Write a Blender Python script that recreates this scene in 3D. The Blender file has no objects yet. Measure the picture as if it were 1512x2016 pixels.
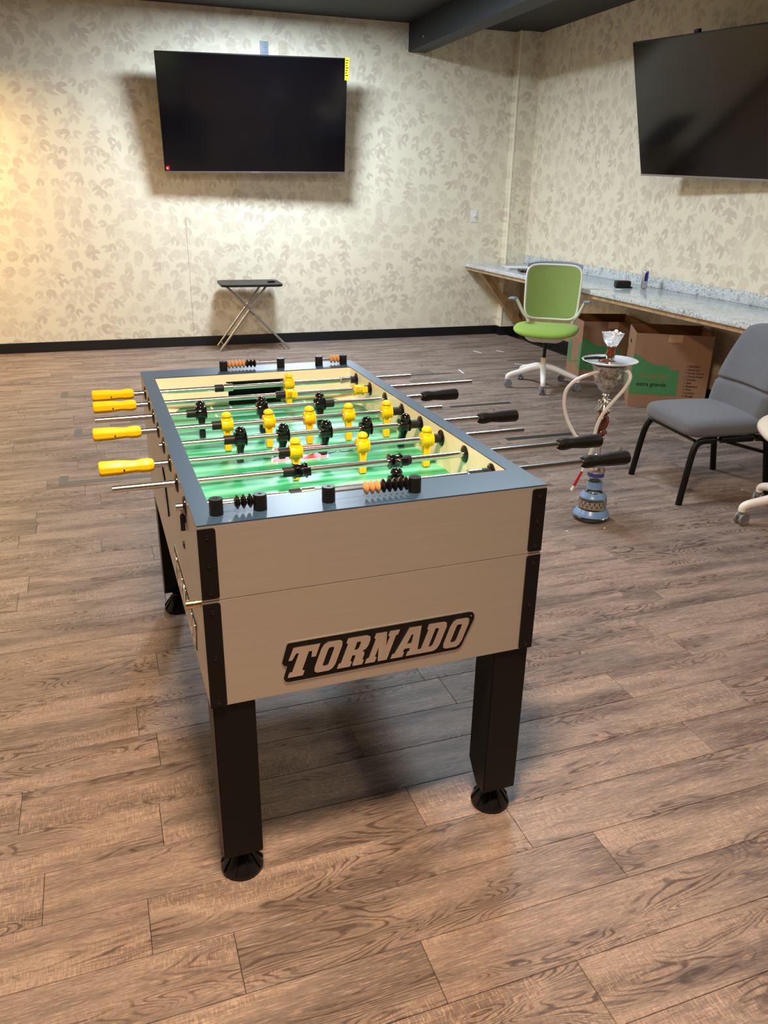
import bpy, bmesh, math, random
from math import pi, sin, cos, radians, atan2, sqrt
from mathutils import Vector, Matrix
random.seed(7)
SC = bpy.context.scene
COL = SC.collection
# ------------------------------------------------------------------ camera
F_PX = 1556.0; PITCH = .3871; ROLL = .0173; CAM_H = 1.5088; YAW = radians(18.7)
cam = bpy.data.cameras.new('camera'); cam_o = bpy.data.objects.new('camera', cam); COL.objects.link(cam_o)
cam.sensor_fit = 'VERTICAL'; cam.sensor_height = 24; cam.lens = 24 * F_PX / 2016; cam.clip_start = .02
RZ = Matrix.Rotation(-YAW, 3, 'Z')
fw = RZ @ Vector((0, cos(PITCH), -sin(PITCH))); u0 = RZ @ Vector((0, sin(PITCH), cos(PITCH))); r0 = RZ @ Vector((1, 0, 0))
rt = r0 * cos(ROLL) + u0 * sin(ROLL); up = -r0 * sin(ROLL) + u0 * cos(ROLL)
cam_o.matrix_world = Matrix(((rt.x, up.x, -fw.x, 0), (rt.y, up.y, -fw.y, 0), (rt.z, up.z, -fw.z, CAM_H), (0, 0, 0, 1)))
SC.camera = cam_o
# ------------------------------------------------------------------ world, lamps, exposure
w = bpy.data.worlds.new('world'); SC.world = w; w.use_nodes = True
w.node_tree.nodes['Background'].inputs[0].default_value = (.8, .85, 1, 1); w.node_tree.nodes['Background'].inputs[1].default_value = .006
vs = SC.view_settings; vs.view_transform = 'Standard'; vs.look = 'None'; vs.gamma = 1; vs.use_curve_mapping = False; vs.exposure = 0.74
COOL = (.75, .88, 1.0); WARM = (1.0, .66, .36); MILD = (1.0, .86, .70); WARM2 = (1.0, .71, .47)
LAMPS = [  # x, y, z, watt, colour, diameter  (recessed ceiling lamps of the room)
    (1.48, 6.95, 2.96, 84, COOL, .60), (1.90, 3.50, 2.93, 32, COOL, .62),
    (-1.75, 7.55, 2.45, 46, (1.0, .64, .24), .25), (-2.0, 3.8, 2.93, 30, MILD, .25),
    (.20, .80, 2.93, 92, WARM2, .40), (3.7, 1.9, 2.93, 9, (.82, .92, 1.0), .5)]
for i, (x, y, z, e, c, d) in enumerate(LAMPS):
    l = bpy.data.lights.new('ceiling_lamp', 'AREA'); l.shape = 'DISK'; l.size = d; l.energy = e; l.color = c
    o = bpy.data.objects.new('ceiling_lamp', l); o.location = (x, y, z); COL.objects.link(o)

# ------------------------------------------------------------------ helpers
def tag(o, label=None, cat=None, group=None, kind=None):
    for k, v in (('label', label), ('category', cat), ('group', group), ('kind', kind)):
        if v: o[k] = v
    return o
def empty(name, label, cat, loc=(0, 0, 0), rz=0, group=None):
    o = bpy.data.objects.new(name, None); COL.objects.link(o); o.location = loc; o.rotation_euler = (0, 0, rz); o.empty_display_size = .05
    return tag(o, label, cat, group)
def obj(name, bm, mat, parent=None, smooth=None, label=None):
    me = bpy.data.meshes.new(name)
    if isinstance(bm, bpy.types.Mesh): me = bm
    else:
        bmesh.ops.recalc_face_normals(bm, faces=bm.faces[:]); 
        if smooth is not None:
            lim = radians(smooth)
            for f in bm.faces: f.smooth = True
            for e in bm.edges:
                if len(e.link_faces) == 2 and e.calc_face_angle(0) > lim: e.smooth = False
        bm.to_mesh(me); bm.free()
    if mat is not None:
        if isinstance(mat, (list, tuple)):
            for m in mat: me.materials.append(m)
        elif not me.materials: me.materials.append(mat)
    o = bpy.data.objects.new(name, me); COL.objects.link(o)
    if parent: o.parent = parent
    if label: o['label'] = label
    return o
def copy_tree(o, parent=None):
    c = o.copy(); COL.objects.link(c); c.parent = parent
    for ch in o.children: copy_tree(ch, c)
    return c
def NB(): return bmesh.new()
def box(bm, x0, x1, y0, y1, z0, z1, bev=0, M=None, seg=2):
    r = bmesh.ops.create_cube(bm, size=1); vs_ = r['verts']
    for v in vs_: v.co = Vector((x0 + (v.co.x + .5) * (x1 - x0), y0 + (v.co.y + .5) * (y1 - y0), z0 + (v.co.z + .5) * (z1 - z0)))
    if bev:
        es = {e for v in vs_ for e in v.link_edges}
        rr = bmesh.ops.bevel(bm, geom=list(es), offset=bev, segments=seg, affect='EDGES', profile=.6)
        vs_ = list({v for f in rr['faces'] for v in f.verts} | {v for v in vs_ if v.is_valid})
    if M is not None:
        for v in vs_: v.co = M @ v.co
    return vs_
def frames(pts):
    pts = [Vector(p) for p in pts]; T = []
    for i in range(len(pts)):
        a = pts[max(i - 1, 0)]; b = pts[min(i + 1, len(pts) - 1)]; T.append((b - a).normalized())
    n = T[0].orthogonal().normalized(); out = []
    for i, t in enumerate(T):
        n = (n - t * n.dot(t)).normalized(); out.append((pts[i], t, n, t.cross(n)))
    return out
def tube(bm, pts, r, n=12, cap=True, flat=1.0, nrm=None):
    fr = frames(pts); rings = []
    for i, (p, t, a, b) in enumerate(fr):
        if nrm is not None:
            a = (Vector(nrm) - t * t.dot(Vector(nrm))).normalized(); b = t.cross(a)
        rr = r[i] if isinstance(r, (list, tuple)) else r
        rings.append([bm.verts.new(p + a * rr * cos(2 * pi * k / n) * flat + b * rr * sin(2 * pi * k / n)) for k in range(n)])
    for i in range(len(rings) - 1):
        for k in range(n):
            bm.faces.new((rings[i][k], rings[i][(k + 1) % n], rings[i + 1][(k + 1) % n], rings[i + 1][k]))
    if cap: bm.faces.new(rings[0][::-1]); bm.faces.new(rings[-1])
def smooth_path(pts, n=8):
    P = [Vector(p) for p in pts]; P = [P[0] * 2 - P[1]] + P + [P[-1] * 2 - P[-2]]; out = []
    for i in range(1, len(P) - 2):
        for k in range(n):
            t = k / n; a, b, c, d = P[i - 1], P[i], P[i + 1], P[i + 2]
            out.append(.5 * ((2 * b) + (c - a) * t + (2 * a - 5 * b + 4 * c - d) * t * t + (3 * b - a - 3 * c + d) * t ** 3))
    out.append(P[-2]); return out
def lathe(bm, prof, n=24, M=None, cap=True):
    rings = []
    for r, z in prof:
        if r < 1e-5: rings.append([bm.verts.new((0, 0, z))])
        else: rings.append([bm.verts.new((r * cos(2 * pi * k / n), r * sin(2 * pi * k / n), z)) for k in range(n)])
    for a, b in zip(rings[:-1], rings[1:]):
        for k in range(n):
            k2 = (k + 1) % n
            if len(a) == 1 and len(b) == 1: continue
            if len(a) == 1: bm.faces.new((a[0], b[k2], b[k]))
            elif len(b) == 1: bm.faces.new((a[k], a[k2], b[0]))
            else: bm.faces.new((a[k], a[k2], b[k2], b[k]))
    if cap:
        if len(rings[0]) > 1: bm.faces.new(rings[0][::-1])
        if len(rings[-1]) > 1: bm.faces.new(rings[-1])
    if M is not None:
        for rg in rings:
            for v in rg: v.co = M @ v.co
def prism(bm, pts, z0, z1, M=None):
    a = [bm.verts.new((x, y, z0)) for x, y in pts]; b = [bm.verts.new((x, y, z1)) for x, y in pts]
    bm.faces.new(a[::-1]); bm.faces.new(b); n = len(pts)
    for k in range(n): bm.faces.new((a[k], a[(k + 1) % n], b[(k + 1) % n], b[k]))
    if M is not None:
        for v in a + b: v.co = M @ v.co
def Mx(loc=(0, 0, 0), rx=0, ry=0, rz=0):
    return Matrix.Translation(loc) @ Matrix.Rotation(rz, 4, 'Z') @ Matrix.Rotation(ry, 4, 'Y') @ Matrix.Rotation(rx, 4, 'X')
AX = Matrix.Rotation(pi / 2, 4, 'Y')            # lathe axis z -> x
def axis_x(u, v=0, z=0): return Matrix.Translation((u, v, z)) @ AX
def XZ(y=0, sgn=-1):                              # curve plane (x,y) -> world (x, z), facing -y
    return Matrix(((1, 0, 0, 0), (0, 0, -1, y), (0, 1, 0, 0), (0, 0, 0, 1)))
def polys_mesh(loops, depth, M, shear=0):
    cu = bpy.data.curves.new('c', 'CURVE'); cu.dimensions = '2D'; cu.fill_mode = 'BOTH'; cu.extrude = depth
    for lp in loops:
        s = cu.splines.new('POLY'); s.points.add(len(lp) - 1); s.use_cyclic_u = True
        for i, (x, y) in enumerate(lp): s.points[i].co = (x + shear * y, y, 0, 1)
    o = bpy.data.objects.new('c', cu); me = bpy.data.meshes.new_from_object(o); bpy.data.objects.remove(o)
    me.transform(M); return me
def text_mesh(body, size, M, depth=.0004, align='LEFT', shear=0, bold=0):
    cu = bpy.data.curves.new('t', 'FONT'); cu.body = body; cu.size = size; cu.extrude = depth; cu.align_x = align; cu.shear = shear; cu.offset = bold
    cu.resolution_u = 3
    o = bpy.data.objects.new('t', cu); me = bpy.data.meshes.new_from_object(o); bpy.data.objects.remove(o)
    me.transform(M); return me

# ------------------------------------------------------------------ materials
MATS = {}
class G:
    """small node-graph builder"""
    def __init__(s, name):
        s.m = bpy.data.materials.new(name); s.m.use_nodes = True; s.t = s.m.node_tree; s.N = s.t.nodes; s.b = s.N['Principled BSDF']; MATS[name] = s.m
    def n(s, typ, ins=None, **kw):
        nd = s.N.new(typ)
        for k, v in kw.items(): setattr(nd, k, v)
        for k, v in (ins or {}).items():
            if isinstance(v, bpy.types.NodeSocket): s.t.links.new(v, nd.inputs[k])
            else: nd.inputs[k].default_value = v
        return nd
    def math(s, op, a, b=None, c=None, clamp=False):
        nd = s.N.new('ShaderNodeMath'); nd.operation = op; nd.use_clamp = clamp
        for i, v in enumerate((a, b, c)):
            if v is None: continue
            if isinstance(v, bpy.types.NodeSocket): s.t.links.new(v, nd.inputs[i])
            else: nd.inputs[i].default_value = v
        return nd.outputs[0]
    def vmath(s, op, a, b=None):
        nd = s.N.new('ShaderNodeVectorMath'); nd.operation = op
        for i, v in enumerate((a, b)):
            if v is None: continue
            if isinstance(v, bpy.types.NodeSocket): s.t.links.new(v, nd.inputs[i])
            else: nd.inputs[i].default_value = v
        return nd.outputs[0]
    def mix(s, f, a, b, blend='MIX'):
        nd = s.N.new('ShaderNodeMix'); nd.data_type = 'RGBA'; nd.blend_type = blend
        for i, v in ((0, f), (6, a), (7, b)):
            if isinstance(v, bpy.types.NodeSocket): s.t.links.new(v, nd.inputs[i])
            else: nd.inputs[i].default_value = v if i == 0 else (*v[:3], 1)
        return nd.outputs[2]
    def noise(s, vec, scale, detail=2, rough=.5, dist=0, dim='3D'):
        nd = s.n('ShaderNodeTexNoise', noise_dimensions=dim); s.t.links.new(vec, nd.inputs['Vector'])
        nd.inputs['Scale'].default_value = scale; nd.inputs['Detail'].default_value = detail; nd.inputs['Roughness'].default_value = rough; nd.inputs['Distortion'].default_value = dist
        return nd.outputs['Fac']
    def ramp(s, f, stops):
        nd = s.N.new('ShaderNodeValToRGB'); s.t.links.new(f, nd.inputs[0]); e = nd.color_ramp.elements
        while len(e) > 1: e.remove(e[0])
        e[0].position = stops[0][0]; e[0].color = (*stops[0][1], 1)
        for p, c in stops[1:]:
            q = e.new(p); q.color = (*c, 1)
        return nd.outputs[0]
    def rng(s, f, a, b, c=0, d=1):
        nd = s.n('ShaderNodeMapRange', {0: f, 1: a, 2: b, 3: c, 4: d}); return nd.outputs[0]
    def obj(s): return s.n('ShaderNodeTexCoord').outputs['Object']
    def mp(s, vec, loc=(0, 0, 0), rot=(0, 0, 0), sc=(1, 1, 1)):
        return s.n('ShaderNodeMapping', {'Vector': vec, 'Location': loc, 'Rotation': rot, 'Scale': sc}).outputs[0]
    def set(s, **kw):
        for k, v in kw.items():
            k = {'col': 'Base Color', 'rough': 'Roughness', 'metal': 'Metallic', 'spec': 'Specular IOR Level', 'coat': 'Coat Weight', 'crough': 'Coat Roughness', 'trans': 'Transmission Weight', 'ior': 'IOR', 'alpha': 'Alpha', 'normal': 'Normal', 'sheen': 'Sheen Weight', 'aniso': 'Anisotropic'}[k]
            if isinstance(v, bpy.types.NodeSocket): s.t.links.new(v, s.b.inputs[k])
            else: s.b.inputs[k].default_value = (*v, 1) if k == 'Base Color' else v
        return s
    def bump(s, h, strength=.2, dist=.002):
        nd = s.n('ShaderNodeBump', {'Height': h, 'Strength': strength, 'Distance': dist}); s.set(normal=nd.outputs[0])
def srgb(r, g, b):
    f = lambda c: (c / 255 / 12.92) if c / 255 <= .04045 else ((c / 255 + .055) / 1.055) ** 2.4
    return (f(r), f(g), f(b))
def simple(name, col, rough=.5, var=.08, scale=30, bump=0, **kw):
    g = G(name); o = g.obj(); n = g.noise(o, scale, 3)
    c = g.mix(n, [max(0, x * (1 - var)) for x in col], [min(1, x * (1 + var)) for x in col])
    g.set(col=c, rough=rough, **kw)
    if bump: g.bump(g.noise(o, scale * 6, 2), bump, .001)
    return g.m
black_gloss = simple('black_gloss', (.006, .006, .007), .12)
black_plastic = simple('black_plastic', (.006, .006, .007), .35, spec=.35)
black_satin = simple('black_satin', (.006, .0055, .005), .42, spec=.22)
black_rubber = simple('black_rubber', (.010, .010, .011), .45, bump=.1, spec=.3)
chrome = simple('chrome', (.68, .68, .67), .24, .03, metal=1.0)
steel_dull = simple('steel_dull', (.45, .45, .46), .35, .05, metal=1.0)
brass = simple('brass', (.75, .58, .30), .22, .05, metal=1.0)
yellow = simple('yellow_plastic', srgb(255, 204, 6), .3, .03)
cream = simple('cream_laminate', srgb(243, 232, 208), .35, .02)
white_pl = simple('white_plastic', srgb(232, 230, 224), .4, .02)
beige_pl = simple('beige_plastic', srgb(214, 203, 184), .45, .03)
grey_pl = simple('grey_plastic', srgb(120, 124, 128), .45, .05)
bluegrey_pl = simple('bluegrey_plastic', srgb(140, 152, 168), .5, .04)
base_black = simple('baseboard_black', (.006, .007, .008), .35, .1, 5)
ceil_black = simple('ceiling_black', (.008, .010, .013), .6, .15, 3, bump=.05)
white_paper = simple('white_paper', srgb(225, 230, 235), .7, .03)
red_pl = simple('red_plastic', srgb(170, 22, 30), .3, .2, 60)
tape_grey = simple('grey_tape', srgb(92, 92, 88), .55, .05)
tape_dark = simple('dark_tape', srgb(36, 36, 37), .55, .08)
orange_bead = simple('orange_bead', srgb(208, 156, 106), .3, .22, 60)
wood_red = simple('red_brown_wood', srgb(104, 54, 32), .2, .4, 40)
foil = None
def m_brushed(name, col, rot=(0, 0, 0), sc=(4, 400, 400), rough=.3, metal=1.0):
    g = G(name); o = g.mp(g.obj(), sc=sc); n = g.noise(o, 1, 3, .6)
    g.set(col=g.mix(n, [c * .86 for c in col], [min(1, c * 1.1) for c in col]), rough=g.rng(n, .3, .7, rough - .04, rough + .06), metal=metal, aniso=.35)
    g.bump(n, .03, .0005); return g.m
silver_x = m_brushed('brushed_aluminium', (.62, .60, .57), sc=(5, 300, 420), rough=.34, metal=.72)
silver_y = m_brushed('brushed_aluminium_side', (.62, .60, .57), sc=(300, 5, 420), rough=.34, metal=.72)
letter_m = m_brushed('polished_letters', (.86, .84, .80), sc=(60, 300, 6), rough=.2)
def m_rail():
    g = G('black_laminate'); o = g.obj(); n = g.noise(o, 600, 2)
    g.set(col=(.022, .056, .112), rough=.40, spec=.8, coat=.35, crough=.34); g.bump(n, .05, .0004); return g.m
rail_m = m_rail()
def m_foil():
    g = G('aluminium_foil'); o = g.obj(); n = g.noise(o, 60, 4, .6, 1)
    g.set(col=(.85, .84, .83), rough=.22, metal=1); g.bump(n, 1, .012); return g.m
foil = m_foil()
def m_screen(name='tv_glass', rough=.09):
    g = G(name); g.set(col=(.002, .002, .003), rough=rough, spec=.5); return g.m
tv_glass = m_screen('tv_glass', .1)
def m_fabric(name, c1, c2, scale=350, rib=False):
    g = G(name); o = g.obj(); n = g.noise(o, scale, 3, .7); n2 = g.noise(o, 6, 2)
    col = g.mix(g.rng(n, .3, .7), c1, c2); col = g.mix(.25, col, g.mix(n2, c1, c2))
    g.set(col=col, rough=.95, sheen=.15)
    if rib:
        w_ = g.n('ShaderNodeTexWave', {'Vector': o, 'Scale': 60.0}).outputs['Fac']; g.bump(w_, .35, .002)
    else: g.bump(n, .3, .002)
    return g.m
green_mesh = m_fabric('green_mesh', srgb(128, 152, 78), srgb(150, 174, 100), 500, True)
green_fab = m_fabric('green_fabric', srgb(136, 168, 62), srgb(154, 186, 82), 300)
grey_fab = m_fabric('grey_tweed', srgb(66, 68, 74), srgb(116, 119, 126), 420)
def m_plank():
    g = G('plank_vinyl'); oi = g.n('ShaderNodeObjectInfo').outputs['Random']; o = g.obj()
    off = g.n('ShaderNodeCombineXYZ', {0: g.math('MULTIPLY', oi, 37.0), 1: g.math('MULTIPLY', oi, 91.0), 2: g.math('MULTIPLY', oi, 13.0)}).outputs[0]
    p = g.vmath('ADD', o, off)
    big = g.noise(g.mp(p, sc=(1.5, 7.0, 1)), 1.5, 2, .45, .5)
    ring = g.rng(g.math('SINE', g.math('MULTIPLY', big, 165.0)), -.95, -.15, 0, 1)
    hot = g.rng(g.noise(g.mp(p, loc=(5, 3, 1), sc=(1.6, 7, 1)), 1.5, 2), .48, .60, 0, 1)      # where the figured grain shows
    warp = g.noise(p, 30, 4, .65)
    streak = g.noise(g.mp(p, sc=(5, 70, 1)), 1, 6, .7, .5)
    streak2 = g.noise(g.mp(p, loc=(2, 9, 0), sc=(20, 330, 1)), 1, 4, .7)
    saw = g.noise(g.mp(p, sc=(330, 40, 1)), 1, 4, .7)
    mott = g.noise(g.mp(p, sc=(90, 200, 1)), 1, 4, .75)
    fl = g.noise(g.mp(p, sc=(1.3, 8, 1)), 1.2, 2, .5)
    v = g.math('MULTIPLY', g.math('SUBTRACT', 1.0, ring), hot)
    v = g.math('MULTIPLY', v, g.rng(warp, .32, .5, .35, 1))
    base = g.ramp(fl, [(.34, srgb(100, 88, 83)), (.45, srgb(136, 121, 112)), (.56, srgb(156, 138, 127)), (.68, srgb(116, 102, 95))])
    tone = g.mix(g.math('MULTIPLY', oi, .35), base, srgb(124, 112, 106))
    c = g.mix(g.rng(streak, .34, .48, .45, 0), tone, srgb(92, 72, 63))
    c = g.mix(g.rng(streak2, .52, .66, 0, .5), c, srgb(205, 178, 158))
    c = g.mix(g.rng(streak2, .32, .44, .6, 0), c, srgb(74, 57, 50))
    c = g.mix(g.math('MULTIPLY', g.rng(saw, .53, .64, 0, .5), g.rng(fl, .48, .56, 0, 1)), c, srgb(206, 178, 154))
    c = g.mix(g.math('MULTIPLY', g.rng(saw, .36, .46, .5, 0), g.rng(fl, .48, .56, 0, 1)), c, srgb(104, 82, 70))
    c = g.mix(g.rng(mott, .40, .60, .28, 0), c, srgb(80, 62, 54))
    c = g.mix(g.math('MULTIPLY', hot, .20), c, srgb(98, 80, 71))
    c = g.mix(g.math('MULTIPLY', v, .80), c, srgb(58, 44, 40))
    g.set(col=c, rough=g.rng(streak, .3, .7, .44, .56), spec=.42)
    g.bump(g.math('ADD', g.math('MULTIPLY', streak, .7), g.math('MULTIPLY', mott, .4)), .3, .0012)
    return g.m
plank_m = m_plank()
def m_wallpaper(name, comp):
    """hand-painted petals: discs with a wedge cut out, random turn, frayed edge"""
    g = G(name); sp = g.n('ShaderNodeSeparateXYZ', {0: g.obj()}); h = sp.outputs[comp]; z = sp.outputs[2]
    P = g.n('ShaderNodeCombineXYZ', {0: h, 1: z, 2: 0.0}).outputs[0]
    fine = g.noise(P, 42, 3, .6); low = g.noise(P, 1.1, 2, .5); low2 = g.noise(g.mp(P, loc=(7, 2, 0)), 1.7, 2, .5)
    def layer(off, scale, R):
        q = g.mp(P, loc=off); vo = g.n('ShaderNodeTexVoronoi', {'Vector': q, 'Scale': scale, 'Randomness': .85}, voronoi_dimensions='2D', feature='F1')
        d = g.vmath('SUBTRACT', q, vo.outputs['Position']); cs = g.n('ShaderNodeSeparateColor', {0: vo.outputs['Color']})
        ang = g.math('ADD', g.math('MULTIPLY', g.math('SUBTRACT', cs.outputs[0], .5), 2.6), g.math('MULTIPLY', g.math('SUBTRACT', low, .5), 5.0))
        rot = g.n('ShaderNodeVectorRotate', {'Vector': d, 'Angle': ang}, rotation_type='Z_AXIS').outputs[0]
        s2 = g.n('ShaderNodeSeparateXYZ', {0: rot}); x, y = s2.outputs[0], s2.outputs[1]
        r = g.math('SQRT', g.math('ADD', g.math('POWER', g.math('MULTIPLY', x, 1.15), 2.0), g.math('POWER', y, 2.0)))
        Rr = g.math('MULTIPLY', g.math('ADD', .75, g.math('MULTIPLY', cs.outputs[1], .4)), R)
        disc = g.rng(g.math('SUBTRACT', g.math('ADD', Rr, g.math('MULTIPLY', g.math('SUBTRACT', fine, .5), .035)), r), -.002, .004)
        th = g.math('ABSOLUTE', g.math('ARCTAN2', x, g.math('MULTIPLY', g.math('SUBTRACT', y, R * .25), -1.0)))
        wd = g.math('ADD', .08, g.math('MULTIPLY', g.rng(low2, .38, .6), .42))
        wedge = g.rng(g.math('SUBTRACT', g.math('ADD', th, g.math('MULTIPLY', g.math('SUBTRACT', fine, .5), .3)), wd), -.03, .06)
        op = g.math('ADD', .35, g.math('MULTIPLY', cs.outputs[2], .65))
        return g.math('MULTIPLY', g.math('MULTIPLY', disc, wedge), op)
    a = layer((0, 0, 0), 8.6, .051); b = layer((3.37, 1.71, 0), 7.2, .050)
    m = g.math('MAXIMUM', a, g.math('MULTIPLY', b, .8))
    m = g.math('MULTIPLY', m, g.rng(low2, .3, .55, .55, 1))
    brush = g.noise(g.mp(P, sc=(60, 160, 1)), 1, 2)
    m = g.math('MULTIPLY', m, g.rng(brush, .3, .6, .75, 1))
    c = g.mix(g.math('MULTIPLY', m, .80), srgb(234, 226, 202), srgb(196, 179, 164))
    g.set(col=c, rough=.6); g.bump(g.noise(P, 300, 2), .08, .001); return g.m
wp_back = m_wallpaper('wallpaper_back', 0); wp_side = m_wallpaper('wallpaper_side', 1)
plain_wall = simple('plain_wall', srgb(212, 200, 176), .7, .03, 3)
bead_m = simple('bead_cream', srgb(250, 240, 214), .5, .03, 30)
dim_wall = simple('dim_wall', srgb(120, 108, 96), .7, .03, 3)
def m_granite():
    g = G('granite'); o = g.obj(); n = g.noise(o, 28, 5, .65, 1.2); n2 = g.noise(o, 9, 4, .6, 2.5); n3 = g.noise(o, 110, 3, .7)
    c = g.ramp(n, [(.32, srgb(120, 132, 140)), (.43, srgb(186, 196, 200)), (.52, srgb(222, 227, 228)), (.62, srgb(176, 186, 192)), (.72, srgb(220, 224, 224))])
    vein = g.rng(g.math('ABSOLUTE', g.math('SUBTRACT', n2, .5)), 0, .022, 1, 0)
    vein = g.math('MULTIPLY', vein, g.rng(g.noise(o, 5, 2), .48, .56))
    c = g.mix(g.math('MULTIPLY', vein, .85), c, srgb(52, 56, 62)); c = g.mix(g.rng(n3, .62, .72, 0, .5), c, srgb(80, 86, 92))
    g.set(col=c, rough=.16); return g.m
granite = m_granite()
def m_wood(name, c1, c2, sc):
    g = G(name); o = g.mp(g.obj(), sc=sc); n = g.noise(o, 1, 4, .6, .6)
    g.set(col=g.mix(g.rng(n, .35, .65), c1, c2), rough=.6); g.bump(n, .1, .001); return g.m
ply = m_wood('plywood', srgb(164, 134, 100), srgb(194, 166, 128), (12, 12, 3))
def m_card():
    g = G('cardboard'); o = g.obj(); w_ = g.noise(g.mp(o, sc=(90, 90, 1.5)), 1, 2); n = g.noise(o, 5, 3)
    g.set(col=g.mix(g.math('ADD', g.math('MULTIPLY', w_, .4), g.math('MULTIPLY', n, .5)), srgb(134, 100, 76), srgb(166, 130, 102)), rough=.8); g.bump(w_, .05, .001); return g.m
card = m_card()
card_in = simple('cardboard_inside', srgb(140, 98, 66), .85, .08, 4)
green_ink = simple('green_ink', srgb(72, 136, 84), .7, .08, 20)
dark_ink = simple('dark_ink', srgb(36, 34, 32), .7)
brown_ink = simple('brown_ink', srgb(70, 40, 28), .7)
orange_ink = simple('orange_ink', srgb(118, 122, 78), .7)
clear_tape = simple('clear_tape', srgb(190, 160, 125), .12, .05)
def m_field():
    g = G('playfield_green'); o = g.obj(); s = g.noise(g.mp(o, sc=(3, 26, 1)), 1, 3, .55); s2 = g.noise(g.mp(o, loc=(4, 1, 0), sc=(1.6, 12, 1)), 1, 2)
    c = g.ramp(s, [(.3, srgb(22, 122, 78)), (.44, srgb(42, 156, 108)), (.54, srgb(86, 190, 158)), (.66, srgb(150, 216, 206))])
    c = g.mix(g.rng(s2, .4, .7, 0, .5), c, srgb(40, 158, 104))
    g.set(col=c, rough=.42, spec=.35, coat=.15, crough=.12); return g.m
field_m = m_field()
print_white = simple('print_white', srgb(205, 232, 220), .4, .02)
print_red = simple('print_red', srgb(205, 62, 84), .4, .08)
print_navy = simple('print_navy', srgb(44, 92, 104), .4, .1)
print_blue = simple('print_blue', srgb(72, 140, 150), .4, .1)
def m_glass(name, col, rough=.05, ior=1.45):
    g = G(name); g.set(col=col, rough=rough, trans=1.0, ior=ior); return g.m
bottle_glass = m_glass('bottle_glass', (.86, .92, .86))
water_m = m_glass('bottle_water', (.78, .80, .62), .05, 1.33)
blue_enamel = simple('blue_enamel', srgb(112, 150, 205), .3, .08)
navy_enamel = simple('navy_enamel', srgb(52, 58, 140), .3, .5, 120)
gold_enamel = simple('gold_enamel', srgb(150, 140, 110), .3, .2, 80)
def m_hose():
    g = G('milky_hose'); g.set(col=(.80, .84, .86), rough=.3, trans=.25); return g.m
hose_m = m_hose()
def m_engraved():
    g = G('engraved_silver'); o = g.obj(); n = g.noise(o, 70, 3, .6, 1)
    g.set(col=g.mix(g.rng(n, .4, .6), (.34, .32, .29), (.66, .64, .60)), rough=.28, metal=1); g.bump(n, .4, .002); return g.m
engraved = m_engraved()
tray_silver = simple('tray_silver', (.86, .87, .88), .42, .1, 50, metal=.85)
yellow_lab = simple('yellow_label', srgb(235, 228, 30), .5, .02)
can_blue = simple('can_blue', srgb(38, 48, 140), .25, .05, metal=.5)
can_silver = simple('can_silver', srgb(190, 194, 200), .25, .05, metal=.7)

# ------------------------------------------------------------------ room shell
XL, XR, YB, YF, ZC = -4.2, 4.38, 8.31, -3.6, 3.0
XCAM = XL
def struct(name, bm, mat, parent=None, **k):
    o = obj(name, bm, mat, parent, **k)
    if not parent: o['kind'] = 'structure'
    return o
bm = NB(); box(bm, XL - .1, XR + .1, YF - .1, YB + .1, -.08, -.0045); floor = struct('floor', bm, base_black)
bm = NB(); box(bm, XL - .1, XR + .1, YF - .1, YB + .1, ZC, ZC + .1); struct('ceiling', bm, ceil_black)
bm = NB(); box(bm, XL - .1, XR + .1, YB, YB + .1, -.08, ZC); wb = struct('wall_back', bm, wp_back)
bm = NB(); box(bm, XR, XR + .1, YF, YB, -.08, ZC); struct('wall_right', bm, wp_side)
bm = NB(); box(bm, XL - .1, XL, YF, YB, -.08, ZC); struct('wall_left', bm, wp_side)
bm = NB(); box(bm, XL - .1, XR + .1, YF - .1, YF, -.08, ZC); struct('wall_front', bm, dim_wall)
bm = NB(); box(bm, 4.13, XR, 8.2, YB, 0, ZC, .004); struct('wall_column', bm, wp_back)
bm = NB(); box(bm, 2.98, 3.16, YF, YB, 2.755, ZC, .006); beam = struct('trim_1', bm, ceil_black)
bm = NB(); lathe(bm, [(.006, 0), (.006, .002), (.003, .004)], 12, Matrix.Translation((2.98, 7.9, 2.83)) @ Matrix.Rotation(-pi / 2, 4, 'Y')); obj('screw', bm, white_pl, beam, label='small pale screw head')
# baseboards
BH = .096
bm = NB(); box(bm, XL, 4.13, YB - .012, YB, 0, BH, .003); struct('baseboard_back', bm, base_black)
bm = NB(); box(bm, XR - .012, XR, YF, 8.2, 0, BH, .003); struct('baseboard_right', bm, base_black)
bm = NB(); box(bm, XL, XL + .012, YF, YB, 0, BH, .003); struct('baseboard_left', bm, base_black)
bm = NB(); box(bm, 4.118, 4.13, 8.188, YB - .012, 0, BH, .002); box(bm, 4.13, XR - .012, 8.188, 8.2, 0, BH, .002); struct('baseboard_column', bm, base_black)
# narrow bright corner beads of the pilaster and the seam of the wallpaper
bm = NB(); box(bm, 4.124, 4.140, 8.194, 8.206, BH, ZC, .002); box(bm, 4.374, 4.38, 8.194, 8.2, BH, ZC, .002); struct('trim_2', bm, bead_m)
bm = NB(); box(bm, .741, .743, YB - .0006, YB, BH, 1.25); obj('seam', bm, tape_grey, wb)

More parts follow.
